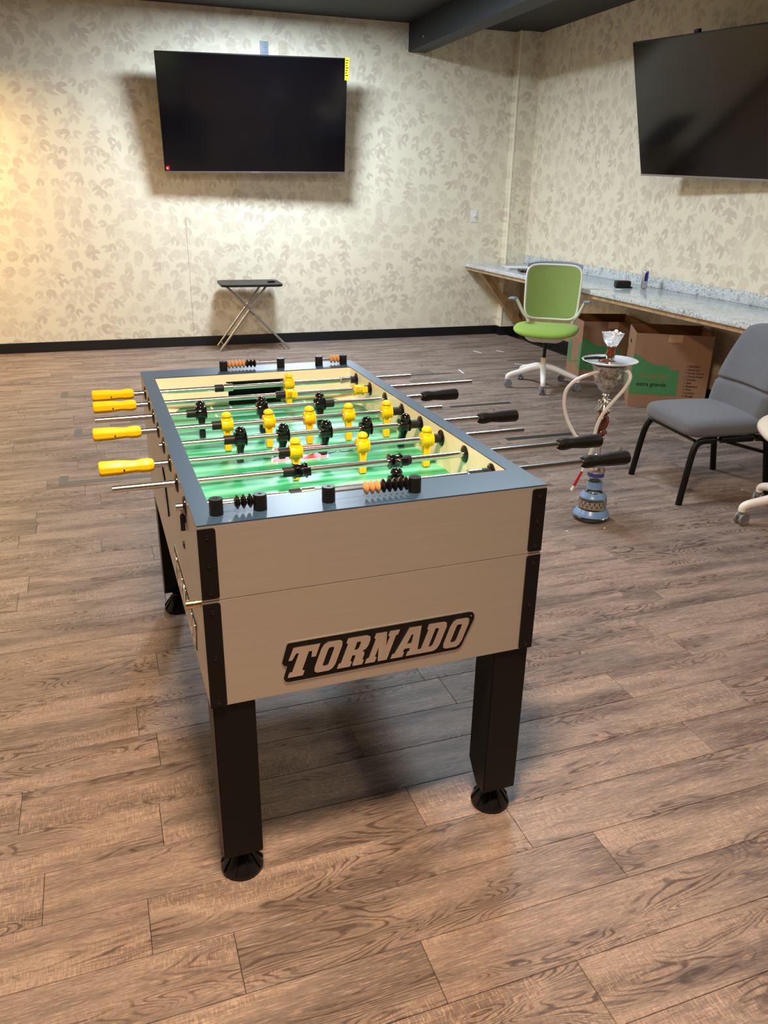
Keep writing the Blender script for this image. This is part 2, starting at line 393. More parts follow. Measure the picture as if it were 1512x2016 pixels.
# floor planks: 36 x 6 inch vinyl planks, turned a degree against the wall
PW, PL_, PA = .1515, .914, radians(1.2)
ca, sa = cos(PA), sin(PA)
def p2w(a, b): return (a * ca - b * sa, a * sa + b * ca)
def project(x, y, z=0):
    d = Vector((x, y, z - CAM_H)); q = d.dot(fw)
    if q < .05: return None
    return 756 + F_PX * d.dot(rt) / q, 1008 - F_PX * d.dot(up) / q, q
def plank_mesh(length):
    b = NB(); x0, x1, y0, y1, e = .0006, length - .0006, .0006, PW - .0006, .0012
    lo = [b.verts.new(p + (-.0045,)) for p in ((x0, y0), (x1, y0), (x1, y1), (x0, y1))]
    mi = [b.verts.new(p + (-.0008,)) for p in ((x0, y0), (x1, y0), (x1, y1), (x0, y1))]
    hi = [b.verts.new(p + (0.0,)) for p in ((x0 + e, y0 + e), (x1 - e, y0 + e), (x1 - e, y1 - e), (x0 + e, y1 - e))]
    b.faces.new(hi)
    for A, B in ((lo, mi), (mi, hi)):
        for k in range(4): b.faces.new((A[k], A[(k + 1) % 4], B[(k + 1) % 4], B[k]))
    return b
full = bpy.data.meshes.new('plank'); b = plank_mesh(PL_); bmesh.ops.recalc_face_normals(b, faces=b.faces[:]); b.to_mesh(full); b.free(); full.materials.append(plank_m)
KNOWN = {-1: .79, 0: .49, 1: .108, 2: -.066, 6: -.01}
planks = []
row0 = .9815
for r in range(-32, 50):
    b0 = row0 + r * PW
    off = KNOWN.get(r, random.Random(r * 7 + 3).uniform(0, PL_))
    if r in KNOWN: off = off * ca + (b0) * sa
    k0 = int((XL - off) / PL_) - 1
    for k in range(k0, k0 + 14):
        a0 = off + k * PL_; cx, cy = p2w(a0 + PL_ / 2, b0 + PW / 2)
        xa, ya = p2w(a0, b0); xb, yb = p2w(a0 + PL_, b0 + PW)
        if xb < XL or xa > XR or min(ya, yb) > YB or max(ya, yb) < YF: continue
        vis = 0
        for t in range(5):
            for s_ in (0, 1):
                x, y = p2w(a0 + PL_ * t / 4, b0 + PW * s_); q = project(x, y)
                if q and -30 < q[0] < 1542 and -30 < q[1] < 2050: vis = 1
        edge = xa < XL + .02 or xb > XR - .02 or max(ya, yb) > YB - .02 or min(ya, yb) < YF + .02
        q = project(cx, cy); size = 1 / q[2] ** 2 if (q and vis) else 0
        planks.append((size, a0, b0, edge))
planks.sort(reverse=True)
rest = NB(); nsing = 0
for size, a0, b0, edge in planks:
    if size > 0 and nsing < 295 and not edge:
        x, y = p2w(a0, b0); o = bpy.data.objects.new('plank', full); COL.objects.link(o); o.parent = floor; o.location = (x, y, 0); o.rotation_euler = (0, 0, PA); nsing += 1
    else:
        A0 = max(a0, XL + .0); A1 = min(a0 + PL_, XR)
        if A1 - A0 < .02: continue
        pts = [p2w(A0 + .001, b0 + .001), p2w(A1 - .001, b0 + .001), p2w(A1 - .001, b0 + PW - .001), p2w(A0 + .001, b0 + PW - .001)]
        pts = [(min(max(x, XL), XR), min(max(y, YF), YB)) for x, y in pts]
        if abs(pts[0][1] - pts[3][1]) < .004: continue
        prism(rest, pts, -.0045, 0)
o = obj('plank', rest, plank_m, floor); o['kind'] = 'stuff'

# ------------------------------------------------------------------ foosball table
TA = .3557 - YAW
c_, s_ = cos(-YAW), sin(-YAW)
TO = (-.3556 * c_ - 1.3746 * s_, -.3556 * s_ + 1.3746 * c_, 0)
table = empty('foosball_table', 'full-size foosball table with brushed silver cabinet and green field, in the middle of the floor', 'foosball table', TO, TA)
W, L, H, HB, SM = .762, 1.4224, .913, .498, .7485
MXx, MY = .0385, .115
def part(name, bm, mat, smooth=None, label=None, parent=None): return obj(name, bm, mat, parent or table, smooth, label)
# outer panels, upper and lower halves
for z0, z1 in ((HB, SM - .0005), (SM + .0005, H - .003)):
    bm = NB(); box(bm, 0, W, 0, .02, z0, z1, .0012); part('end_panel', bm, silver_x)
    bm = NB(); box(bm, 0, W, L - .02, L, z0, z1, .0012); part('end_panel', bm, silver_x)
    for u in (0, W - .02):
        bm = NB(); box(bm, u, u + .02, .0205, L - .0205, z0, z1, .0012); part('side_panel', bm, silver_y)
bm = NB(); box(bm, .003, W - .003, .003, L - .003, SM - .002, SM + .002); part('seam_gasket', bm, black_satin)
bm = NB(); box(bm, .018, W - .018, .018, L - .018, HB + .004, HB + .012); part('bottom_board', bm, black_satin)
# top rails (mitred)
def rail(pts):
    bm = NB(); prism(bm, pts, H - .003, H); return part('top_rail', bm, rail_m)
i0, i1, j0, j1 = MXx, W - MXx, MY, L - MY
rail([(0, 0), (W, 0), (i1, j0), (i0, j0)]); rail([(W, 0), (W, L), (i1, j1), (i1, j0)])
rail([(W, L), (0, L), (i0, j1), (i1, j1)]); rail([(0, L), (0, 0), (i0, j0), (i0, j1)])
# inner lining
FZ = .803
for u0_, u1_ in ((.0205, MXx), (W - MXx, W - .0205)):
    bm = NB(); box(bm, u0_, u1_, MY, L - MY, FZ - .03, H - .0032); part('inner_side_wall', bm, cream)
GU0, GU1, GZ = .28, .482, .881
for a, b_ in ((.0205, MY), (L - MY, L - .0205)):
    bm = NB(); box(bm, .0205, GU0, a, b_, FZ - .03, H - .0032); box(bm, GU1, W - .0205, a, b_, FZ - .03, H - .0032); box(bm, GU0, GU1, a, b_, GZ, H - .0032)
    part('inner_end_wall', bm, cream)
    bm = NB()
    far = a > .5; d0, d1 = (a + .004, b_) if far else (a, b_ - .004)
    yy = d1 if far else d0
    box(bm, GU0 + .0005, GU1 - .0005, yy - .02 if far else yy, yy if far else yy + .02, FZ - .03, GZ); part('goal_mouth', bm, black_satin, label='black recessed goal mouth')
    bm = NB(); t = .0015; y1 = L - MY if far else MY
    sg = 1 if far else -1
    for (a1, b1, c1, d1_) in ((GU0 - .006, GU1 + .006, GZ, GZ + .004),):
        box(bm, a1, b1, min(y1 - sg * t, y1), max(y1 - sg * t, y1), c1, d1_)
    part('goal_trim', bm, black_plastic)
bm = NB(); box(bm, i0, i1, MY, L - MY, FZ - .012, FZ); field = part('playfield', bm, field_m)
# corner ramps
for su, sv, cu_, cv_ in ((1, 1, i0, j0), (-1, 1, i1, j0), (1, -1, i0, j1), (-1, -1, i1, j1)):
    bm = NB(); a, c = .075, .16; h_ = .012
    v = [bm.verts.new(p) for p in ((cu_, cv_, FZ + h_), (cu_ + su * a, cv_, FZ + .0006), (cu_, cv_ + sv * c, FZ + .0006), (cu_, cv_, FZ), )]
    for f in ((0, 1, 2), (0, 2, 3), (0, 3, 1), (1, 3, 2)): bm.faces.new([v[k] for k in f])
    part('corner_ramp', bm, cream)
# field print
def fp(name, mat, fn):
    bm = NB(); fn(bm); o = obj(name, bm, mat, field); return o
def strip(bm, x0, x1, y0, y1, z=FZ): box(bm, x0, x1, y0, y1, z, z + .0006)
uc = W / 2
def fline(x0, x1, y0, y1):
    bm = NB(); strip(bm, x0, x1, y0, y1); obj('field_line', bm, print_white, field)
dotm = bpy.data.meshes.new('field_dot'); b = NB(); lathe(b, [(.006, 0), (.006, .0006)], 12); b.to_mesh(dotm); b.free(); dotm.materials.append(print_white)
def fdot(x, y, sc=1):
    o = bpy.data.objects.new('field_dot', dotm); COL.objects.link(o); o.parent = field; o.location = (x, y, FZ); o.scale = (sc, sc, 1)
for sgn, y0 in ((1, MY), (-1, L - MY)):
    for hw_, dp in ((.10, .075), (.165, .15)):
        y1 = y0 + sgn * dp; t = .0075
        for s in (-1, 1): fline(uc + s * hw_ - t / 2, uc + s * hw_ + t / 2, min(y0, y1), max(y0, y1))
        fline(uc - hw_ - t / 2, uc + hw_ + t / 2, y1 - t / 2, y1 + t / 2)
for vv in (.325, L - .365):
    for k in range(7): fdot(uc - .07 + .036 * k, vv, 1.3 if k in (2,) else 1)
C0 = Matrix.Translation((W / 2, L / 2 - .005, 0)) @ Matrix.Rotation(0, 4, 'Z')
def lg(x0, x1, y0, y1, z, mat, name='field_emblem', sk=.25):
    bm = NB(); prism(bm, [(x0 + sk * y0, y0), (x1 + sk * y0, y0), (x1 + sk * y1, y1), (x0 + sk * y1, y1)], z, z + .0004, C0); return obj(name, bm, mat, field)
lg(-.083, .083, -.066, .066, FZ + .0004, print_white); lg(-.077, .077, -.060, .060, FZ + .0008, print_red)
bm = NB(); lathe(bm, [(.036, FZ + .0012), (.036, FZ + .0016)], 28, C0); obj('field_emblem', bm, print_white, field)
bm = NB(); lathe(bm, [(.024, FZ + .0016), (.024, FZ + .002)], 28, C0 @ Matrix.Translation((.004, .002, 0))); obj('field_emblem', bm, print_navy, field)
bm = NB(); lathe(bm, [(.013, FZ + .002), (.013, FZ + .0024)], 28, C0 @ Matrix.Translation((.008, .004, 0))); obj('field_emblem', bm, print_white, field)
obj('field_lettering', text_mesh('TORNADO', .062, Matrix.Translation((W / 2, L / 2 - .028, FZ + .0009)), .0003, 'CENTER', .3, .0012), print_blue, field)

# legs
def leg(u, v, su, sv):
    """outer corner of the leg at (u,v), su/sv point inwards"""
    bm = NB(); w_ = .09
    prof = [(0, HB + .01), (0, .072), (.045, .072), (w_, .125), (w_, HB + .01)]
    a = [bm.verts.new((u, v + sv * p, z)) for p, z in prof]; b_ = [bm.verts.new((u + su * w_, v + sv * p, z)) for p, z in prof]
    bm.faces.new(a); bm.faces.new(b_[::-1])
    for k in range(5): bm.faces.new((a[k], b_[k], b_[(k + 1) % 5], a[(k + 1) % 5]))
    bmesh.ops.recalc_face_normals(bm, faces=bm.faces[:]); bmesh.ops.bevel(bm, geom=bm.edges[:], offset=.002, segments=2, affect='EDGES')
    o = part('leg', bm, black_satin)
    fx, fy = u + su * .045, v + sv * .042
    bm = NB(); M = Matrix.Translation((fx, fy, 0))
    lathe(bm, [(.047, 0), (.050, .004), (.050, .010), (.046, .016), (.020, .058), (.017, .060), (.017, .071)], 32, M)
    for k in range(9):
        a_ = 2 * pi * k / 9
        prism(bm, [(.016, .058), (.020, .062), (.0505, .018), (.0505, .008), (.040, .008)], -.0018, .0018, M @ Matrix.Rotation(a_, 4, 'Z') @ Matrix.Rotation(pi / 2, 4, 'X'))
    obj('foot', bm, black_plastic, o, 40)
leg(.005, .006, 1, 1); leg(W - .005, .006, -1, 1); leg(.005, L - .006, 1, -1); leg(W - .005, L - .006, -1, -1)

# corner brackets
def bracket(u, v, su, sv, z0, z1, zs):
    bm = NB(); a, t, r = .035, .0022, .006
    def face(M):
        pts = []
        for cx, cy, a0 in ((a - r, z0 + r, -90), (a - r, z1 - r, 0)):
            for k in range(4): th = radians(a0 + 30 * k); pts.append((cx + r * cos(th), cy + r * sin(th)))
        pts += [(0, z1), (0, z0)]
        prism(bm, pts, 0, t, M)
    # end face (normal -v * sv)
    face(Matrix(((su, 0, 0, u), (0, 0, -sv, v), (0, 1, 0, 0), (0, 0, 0, 1))))
    o = part('corner_bracket', bm, black_satin)
    for z in zs:
        bm = NB(); lathe(bm, [(.0045, 0), (.0042, .0012), (.002, .0022), (.0008, .0012)], 14, Matrix.Translation((u + su * .018, v - sv * t, z)) @ Matrix.Rotation(sv * pi / 2, 4, 'X')); obj('screw', bm, black_gloss, o, 40)
for v, sv in ((0, 1), (L, -1)):
    for u, su in ((0, 1), (W, -1)):
        bracket(u, v, su, sv, SM + .005, H - .008, (.887, .827, .767)); bracket(u, v, su, sv, HB, SM - .005, (.724, .617, .510))

# name plates
LET = {
 'T': [[(0, .58), (.02, 1), (1, 1), (1, .58), (.84, .58), (.78, .79), (.66, .79), (.66, .19), (.76, .17), (.76, 0), (.2, 0), (.2, .17), (.3, .19), (.3, .79), (.2, .79), (.14, .58)]],
 'O': [[(.22, 0), (.78, 0), (.93, .06), (1, .2), (1, .8), (.93, .94), (.78, 1), (.22, 1), (.07, .94), (0, .8), (0, .2), (.07, .06)], [(.40, .2), (.36, .25), (.36, .75), (.40, .8), (.60, .8), (.64, .75), (.64, .25), (.60, .2)]],
 'R': [[(0, 0), (0, .16), (.08, .19), (.08, .81), (0, .84), (0, 1), (.74, 1), (.90, .94), (.96, .82), (.96, .62), (.90, .52), (.80, .48), (.90, .42), (.93, .32), (.93, .18), (1, .15), (1, 0), (.62, 0), (.58, .08), (.58, .36), (.44, .38), (.44, .19), (.52, .16), (.52, 0)], [(.44, .56), (.44, .82), (.56, .82), (.60, .78), (.60, .60), (.56, .56)]],
 'N': [[(0, 0), (0, .16), (.08, .19), (.08, .81), (0, .84), (0, 1), (.46, 1), (.66, .5), (.66, .81), (.58, .84), (.58, 1), (1, 1), (1, .84), (.92, .81), (.92, 0), (.54, 0), (.34, .5), (.34, .19), (.42, .16), (.42, 0)]],
 'A': [[(0, 0), (0, .15), (.08, .18), (.28, 1), (.72, 1), (.92, .18), (1, .15), (1, 0), (.56, 0), (.56, .15), (.61, .17), (.60, .27), (.40, .27), (.38, .17), (.44, .15), (.44, 0)], [(.42, .44), (.47, .74), (.53, .74), (.58, .44)]],
 'D': [[(0, 0), (0, .16), (.08, .19), (.08, .81), (0, .84), (0, 1), (.78, 1), (.93, .94), (1, .8), (1, .2), (.93, .06), (.78, 0)], [(.44, .19), (.44, .81), (.58, .81), (.63, .75), (.63, .25), (.58, .19)]],
}
def plate(place):
    """place: 4x4 mapping plate plane (x right, y up, z out) to table space; plate spans x .156-.603, y .531-.623"""
    outline = [(.1665, .6195), (.170, .6225), (.590, .6235), (.598, .6215), (.6025, .615), (.6025, .605), (.575, .540), (.569, .5335), (.560, .531), (.168, .5275), (.160, .530), (.157, .538), (.1655, .568), (.158, .5705), (.1545, .577)]
    cx, cy = .38, .575
    grow = [(cx + (x - cx) * 1.007, cy + (y - cy) * 1.035) for x, y in outline]
    bm = NB(); prism(bm, grow, 0, .0016, place); o = part('name_plate', bm, chrome, label='plate reading TORNADO, black with silver letters')
    bm = NB(); prism(bm, outline, .0016, .0026, place); obj('plate_face', bm, black_satin, o)
    spec = [('T', .1525, .059), ('O', .2195, .046), ('R', .2745, .057), ('N', .3385, .055), ('A', .3990, .0645), ('D', .4640, .048), ('O', .5225, .0450)]
    zb, hh, sh = .5395, .072, .36
    for chh, x0, wd in spec:
        loops = [[(x0 + wd * px_ * 1.02 + sh * hh * py_, zb + hh * py_) for px_, py_ in lp] for lp in LET[chh]]
        me = polys_mesh(loops, .0011, place @ Matrix.Translation((0, 0, .0030))); obj('letter', me, letter_m, o)
    bm = NB(); lathe(bm, [(.002, .0026), (.0018, .0034)], 12, place @ Matrix.Translation((.5945, .6135, 0))); obj('rivet', bm, steel_dull, o)
plate(Matrix(((1, 0, 0, 0), (0, 0, -1, 0), (0, 1, 0, 0), (0, 0, 0, 1))))
# on the left side (x runs towards the far end reversed): v = .733 - x
plate(Matrix(((0, 0, -1, 0), (-1, 0, 0, .745), (0, 1, 0, 0), (0, 0, 0, 1))))
# lock, key barrel, side fittings on the left side
bm = NB(); M = Matrix.Translation((0, .022, .7365)) @ Matrix.Rotation(-pi / 2, 4, 'Y')
lathe(bm, [(.0085, 0), (.0085, .012), (.006, .012), (.006, .015), (.0088, .015), (.0088, .030), (.006, .032)], 20, M); part('latch_knob', bm, brass, 40, 'brass latch knob at the front corner')
bm = NB(); lathe(bm, [(.010, 0), (.010, .002), (.006, .003), (.005, .001), (.0, .001)], 20, Matrix.Translation((0, .285, .750)) @ Matrix.Rotation(-pi / 2, 4, 'Y')); part('side_lock', bm, black_gloss, 40, 'small dark round lock')
bm = NB(); prism(bm, [(.70, .775), (.735, .79), (.765, .775), (.735, .70), (.700, .655), (.66, .672), (.672, .71)], 0, .004, Matrix(((0, 0, -1, 0), (1, 0, 0, 0), (0, 1, 0, 0), (0, 0, 0, 1)))); part('ball_return', bm, black_gloss, label='black ball return cup on the left side')
bm = NB(); box(bm, -.010, 0, .205, .222, .835, .875, .002); part('side_clip', bm, chrome)
bm = NB(); box(bm, -.012, -.002, .196, .206, .822, .856, .001); part('side_clip', bm, black_gloss)

# rods
RZ_ = .882; RR = .0078
def man_bm():
    """axis of the rod is x through the origin; head up (+z), foot down (-z)"""
    bm = NB()
    lathe(bm, [(0, .0365), (.0065, .0358), (.0118, .0325), (.0145, .0272), (.0142, .0250), (.0108, .0240), (.0104, .0205), (.0120, .0185), (.0125, .012)], 20)
    lathe(bm, [(.0150, -.0130), (.0162, -.010), (.0162, .010), (.0150, .0130)], 24, AX)          # barrel round the rod
    for s in (-1, 1): lathe(bm, [(.0140, 0), (.0192, .0008), (.0192, .0032), (.0140, .0040)], 24, AX @ Matrix.Translation((0, 0, s * .0148 - .0020)))
    box(bm, -.0120, .0120, -.0095, .0095, .004, .020, .004)
    M = Matrix(((1, 0, 0, 0), (0, 0, 1, 0), (0, 1, 0, 0), (0, 0, 0, 1)))
    prism(bm, [(-.0125, -.010), (.0125, -.010), (.0082, -.034), (.0084, -.056), (-.0084, -.056), (-.0082, -.034)], -.0030, .0030, M)
    for s in (-1, 1): prism(bm, [(s * .0125, -.010), (s * .0078, -.012), (s * .0036, -.034), (s * .0036, -.056), (s * .0086, -.056), (s * .0084, -.034)], -.0078, .0078, M)
    box(bm, -.0092, .0092, -.0095, .0095, -.0760, -.054, .0025)
    return bm
def screw_bm(): 
    bm = NB(); lathe(bm, [(.0018, 0), (.0018, .0006)], 10, Matrix.Translation((0, -.0136, .001)) @ Matrix.Rotation(pi / 2, 4, 'X')); return bm
man_y = None; man_meshes = {}
def man(color, u, tilt, par):
    key = color
    if key not in man_meshes:
        o = obj('player_figure', man_bm(), yellow if color == 'y' else black_gloss, par, 35)
        me = o.data
        if color == 'y':
            me.materials.append(dark_m := black_gloss)
        man_meshes[key] = me
    else:
        o = bpy.data.objects.new('player_figure', man_meshes[key]); COL.objects.link(o); o.parent = par
    o.location = (u, 0, 0); o.rotation_euler = (tilt, 0, 0)
    o['label'] = 'yellow player figure' if color == 'y' else 'black player figure'
    return o
def cyl_part(name, u0_, u1_, r, mat, par, label=None, flange=False):
    bm = NB(); e = .0012; prof = [(r - e, u0_), (r, u0_ + e), (r, u1_ - e), (r - e, u1_)]
    lathe(bm, prof, 22, AX); return obj(name, bm, mat, par, 40, label)
def handle(u_in, u_out, mat, par, label):
    sg = 1 if u_out > u_in else -1; Lh = abs(u_out - u_in); bm = NB(); rings = []
    prof = [(0, .0125), (.003, .0155), (.02, .0175), (.05, .0150), (.075, .0150), (.105, .0178), (.160, .0185), (.94, .0185), (.985, .0175), (1.0, .0150)]
    prof = [(0, .0120), (.02, .0150), (.10, .0172), (.2, .0172), (.30, .0150), (.36, .0147), (.5, .0165), (.62, .0180), (.95, .0188), (.985, .0178), (1, .0150)]
    for t, r in prof:
        rings.append([bm.verts.new((u_in + sg * Lh * t, r * cos(pi / 4 * k + pi / 8), r * sin(pi / 4 * k + pi / 8))) for k in range(8)])
    for A, B in zip(rings[:-1], rings[1:]):
        for k in range(8): bm.faces.new((A[k], A[(k + 1) % 8], B[(k + 1) % 8], B[k]))
    bm.faces.new(rings[0]); bm.faces.new(rings[-1][::-1])
    bmesh.ops.recalc_face_normals(bm, faces=bm.faces[:])
    bmesh.ops.bevel(bm, geom=[e for e in bm.edges if e.calc_face_angle(0) > .3], offset=.0012, segments=2, affect='EDGES')
    o = obj('handle', bm, mat, par, 30, label)
    bm = NB(); lathe(bm, [(.0022, 0), (.0022, .0006)], 12, Matrix.Translation((u_in + sg * Lh * .55, -.0166, -.0022)) @ Matrix.Rotation(pi / 2, 4, 'X')); obj('handle_pin', bm, black_gloss, par)
V = {i + 1: 1.2340 - .1494 * i for i in range(8)}
RODS = {
 1: dict(ends=(-.165, .931), col='y', men=[(.478, 0)], bump=[(.224, .253), (.701, .722)], wt=[(.253, .285), (.664, .701)]),
 2: dict(ends=(-.165, 1.105), col='y', men=[(.445, -1.80), (.682, -1.80)], bump=[(.398, .430), (.699, .722)], wt=[]),
 3: dict(ends=(-.163, .979), col='b', men=[(.137, 0), (.321, 0), (.505, 0)], bump=[(.094, .123), (.519, .550)], wt=[]),
 4: dict(ends=(-.172, .857), col='y', men=[(.189, 0), (.310, 0), (.431, 0), (.552, 0), (.673, 0)], bump=[(.147, .175), (.690, .722)], wt=[]),
 5: dict(ends=(-.012, 1.039), col='b', men=[(.200, .35), (.317, .35), (.438, .35), (.556, .35), (.673, .35)], bump=[(.156, .187), (.689, .722)], wt=[]),
 6: dict(ends=(-.165, .978), col='y', men=[(.314, 0), (.496, 0), (.680, 0)], bump=[(.270, .300), (.696, .722)], wt=[]),
 7: dict(ends=(-.141, 1.134), col='b', men=[(.288, -1.85), (.531, -1.85)], bump=[(.246, .278), (.546, .573)], wt=[]),
 8: dict(ends=(-.020, 1.115), col='b', men=[(.478, 0)], bump=[(.226, .251), (.697, .722)], wt=[(.251, .283), (.660, .697)])}
HND = {1: (-.037, -.165), 2: (-.039, -.165), 4: (-.046, -.172), 6: (-.038, -.165), 3: (.850, .979), 5: (.909, 1.039), 7: (.999, 1.134), 8: (.978, 1.115)}
for k, d in RODS.items():
    bm = NB(); a, b_ = d['ends']; lathe(bm, [(RR - .001, a), (RR, a + .001), (RR, b_ - .001), (RR - .001, b_)], 20, AX)
    ro = part('rod', bm, chrome, 40); ro.location = (0, V[k], RZ_)
    for u, t in d['men']: man(d['col'], u, t, ro)
    for a, b_ in d['bump']: cyl_part('bumper', a, b_, .0125, black_rubber, ro, 'black rubber bumper')
    for a, b_ in d['wt']: cyl_part('counterweight', a, b_, .0125, chrome, ro, 'chrome collar')
    h0, h1 = HND[k]; yl = d['col'] == 'y'
    handle(h0, h1, yellow if yl else black_satin, ro, 'yellow octagonal handle' if yl else 'black octagonal handle')
    for u, s in ((-.0, -1), (W, 1)):
        bm = NB(); lathe(bm, [(.0225, 0), (.0225, .002), (.018, .0048), (.0095, .0055)], 26, Matrix.Translation((u, V[k], RZ_)) @ Matrix.Rotation(s * pi / 2, 4, 'Y')); part('bearing', bm, black_gloss, 40)
        bm = NB(); ui = MXx if s < 0 else W - MXx; lathe(bm, [(.0225, 0), (.0225, .0015), (.018, .004), (.0095, .005)], 26, Matrix.Translation((ui, V[k], RZ_)) @ Matrix.Rotation(-s * pi / 2, 4, 'Y')); part('bearing', bm, black_gloss, 40)

# score counters (abacus)
def counter(u_a, u_b, v, beads):
    zc = H + .0205; bm = NB(); lathe(bm, [(.0028, u_a + .006), (.0028, u_b - .006)], 12, AX); r_ = part('score_rod', bm, chrome, 40); r_.location = (0, v, zc)
    for u in (u_a, u_b):
        bm = NB(); lathe(bm, [(.0138, -.0205), (.0138, .0105), (.0128, .0125), (.004, .0125), (.003, .0112), (.0, .0112)], 24, Matrix.Translation((u, 0, 0))); obj('score_post', bm, black_plastic, r_, 40, 'black end post')
    for u, colr in beads:
        bm = NB(); lathe(bm, [(.0035, -.0062), (.0070, -.0056), (.0125, -.0024), (.0148, -.0007), (.0148, .0007), (.0125, .0024), (.0070, .0056), (.0035, .0062)], 20, AX); o = obj('score_bead', bm, orange_bead if colr == 'o' else black_gloss, r_, 50, 'orange bead' if colr == 'o' else 'black bead'); o.location = (u, 0, 0)
P_ = .0128
counter(.046, .133, .048, [(.133 - .020 - P_ * k, 'b') for k in (2, 1, 0)])
counter(.275, .466, .048, [(.466 - .020 - P_ * k, 'b') for k in range(5)] + [(.466 - .020 - P_ * (5 + k), 'o') for k in range(3)])
counter(.277, .481, L - .060, [(.277 + .020 + P_ * k, 'o') for k in range(5)] + [(.277 + .020 + P_ * (5 + k), 'b') for k in range(3)])
counter(.622, .714, L - .062, [(.714 - .020 - P_ * k, 'o') for k in range(3)])

# ------------------------------------------------------------------ televisions
def tv(name, label, W_, H_, loc, yaw, tilt, roll, extras):
    root = empty(name, label, 'television', (0, 0, 0), 0)
    root.matrix_world = Matrix.Translation(loc) @ Matrix.Rotation(yaw, 4, 'Z') @ Matrix.Rotation(tilt, 4, 'X') @ Matrix.Rotation(roll, 4, 'Y')
    bm = NB(); box(bm, -W_ / 2, W_ / 2, 0, .028, -H_ / 2, H_ / 2, .003); obj('housing', bm, black_satin, root, 40)
    bm = NB(); box(bm, -W_ / 2 + .008, W_ / 2 - .008, -.0015, .0, -H_ / 2 + .016, H_ / 2 - .008); obj('screen', bm, tv_glass, root)
    bm = NB(); box(bm, -W_ / 2, W_ / 2, -.004, 0, -H_ / 2, -H_ / 2 + .014, .001); obj('lower_bezel', bm, grey_pl if 0 else steel_dull, root, label='thin dark metal lower edge')
    bm = NB(); box(bm, -W_ * .33, W_ * .33, .028, .06, -H_ * .40, H_ * .18, .012); obj('back_cover', bm, black_satin, root, 40)
    bm = NB(); box(bm, -.24, .24, .06, .075, -.2, .2, .004); box(bm, -.05, .05, .075, .115, -.12, .12, .004); obj('wall_mount', bm, black_satin, root, 40)
    return root
def place_on(M, x, y, z): return M @ Vector((x, y, z))
W1, H1 = 1.690, .972
t1 = tv('television', 'black television on the back wall with a yellow label at its upper right corner', W1, H1, (1.404, 7.99, 2.112), radians(-2.5), radians(11.5), radians(-1.0), None)
bm = NB(); box(bm, W1 / 2 - .022, W1 / 2 + .016, -.0035, -.002, H1 / 2 - .175, H1 / 2 + .006); yl = obj('energy_label', bm, yellow_lab, t1, label='yellow energy label')
bm = NB()
for k in range(7): box(bm, W1 / 2 - .018, W1 / 2 + .010 - .006 * (k % 3), -.0040, -.0034, H1 / 2 - .02 - .02 * k, H1 / 2 - .012 - .02 * k)
obj('label_print', bm, brown_ink, yl)
bm = NB(); box(bm, -W1 / 2 + .010, -W1 / 2 + .045, -.0035, -.002, -H1 / 2 + .02, -H1 / 2 + .060, .001); st = obj('red_sticker', bm, red_pl, t1, label='small red sticker')
bm = NB(); lathe(bm, [(.007, 0), (.007, .0006)], 14, Matrix.Translation((-W1 / 2 + .025, -.0035, -H1 / 2 + .040)) @ Matrix.Rotation(pi / 2, 4, 'X')); obj('sticker_print', bm, white_pl, st)
bm = NB(); box(bm, -.06, .02, -.0046, -.004, -H1 / 2 + .004, -H1 / 2 + .009); obj('badge', bm, grey_pl, t1)
bm = NB(); box(bm, -.115, .115, 0, .245, -.11, .11, .006)
o = obj('mount_arm', bm, black_satin, None, 40); o.parent = t1; o.matrix_parent_inverse = t1.matrix_world.inverted(); o.location = (1.39, 8.065, 2.06)
W2, H2 = 1.62, .935
t2 = tv('television', 'large black television on the right wall reflecting the room, cut by the photo edge', W2, H2, (4.07, 5.01, 2.064), radians(-90 + 7.5), radians(17), radians(2.2), None)
bm = NB(); box(bm, 4.13, 4.38, 4.92, 5.14, 1.98, 2.18, .006); o = obj('mount_arm', bm, black_satin, None, 40); o.parent = t2; o.matrix_parent_inverse = t2.matrix_world.inverted()
bm = NB(); box(bm, -.24, -.20, .02, .05, H2 / 2 - .02, H2 / 2 + .02, .003); obj('mount_hook', bm, black_satin, t2)

# ------------------------------------------------------------------ wall plates
def plate_wall(name, label, cat, x, z, w_, h_, mat, knob):
    root = empty(name, label, cat, (x, YB, z)); bm = NB(); box(bm, -w_ / 2, w_ / 2, -.006, 0, -h_ / 2, h_ / 2, .002); obj('cover_plate', bm, mat, root, 40)
    if knob == 'dial':
        bm = NB(); lathe(bm, [(.017, 0), (.016, .014), (.013, .017), (0, .017)], 24, Matrix.Translation((.008, -.006, .004)) @ Matrix.Rotation(pi / 2, 4, 'X')); obj('dial', bm, white_pl, root, 40)
    else:
        for s in (-1, 1):
            bm = NB(); box(bm, -.016, .016, -.008, -.006, s * .02 - .013, s * .02 + .013, .003); obj('socket', bm, grey_pl if knob == 'dark' else mat, root, 40)
plate_wall('dimmer_switch', 'white dimmer switch plate on the back wall left of the column', 'switch', 3.773, 1.262, .078, .125, white_pl, 'dial')
plate_wall('wall_outlet', 'pale blue-white outlet plate just above the television, left one', 'outlet', 1.565, 2.70, .078, .12, bluegrey_pl, 'p')
plate_wall('wall_outlet', 'cream outlet plate above the television, to the right of the bluish plate', 'outlet', 1.74, 2.705, .078, .12, plain_wall, 'p')

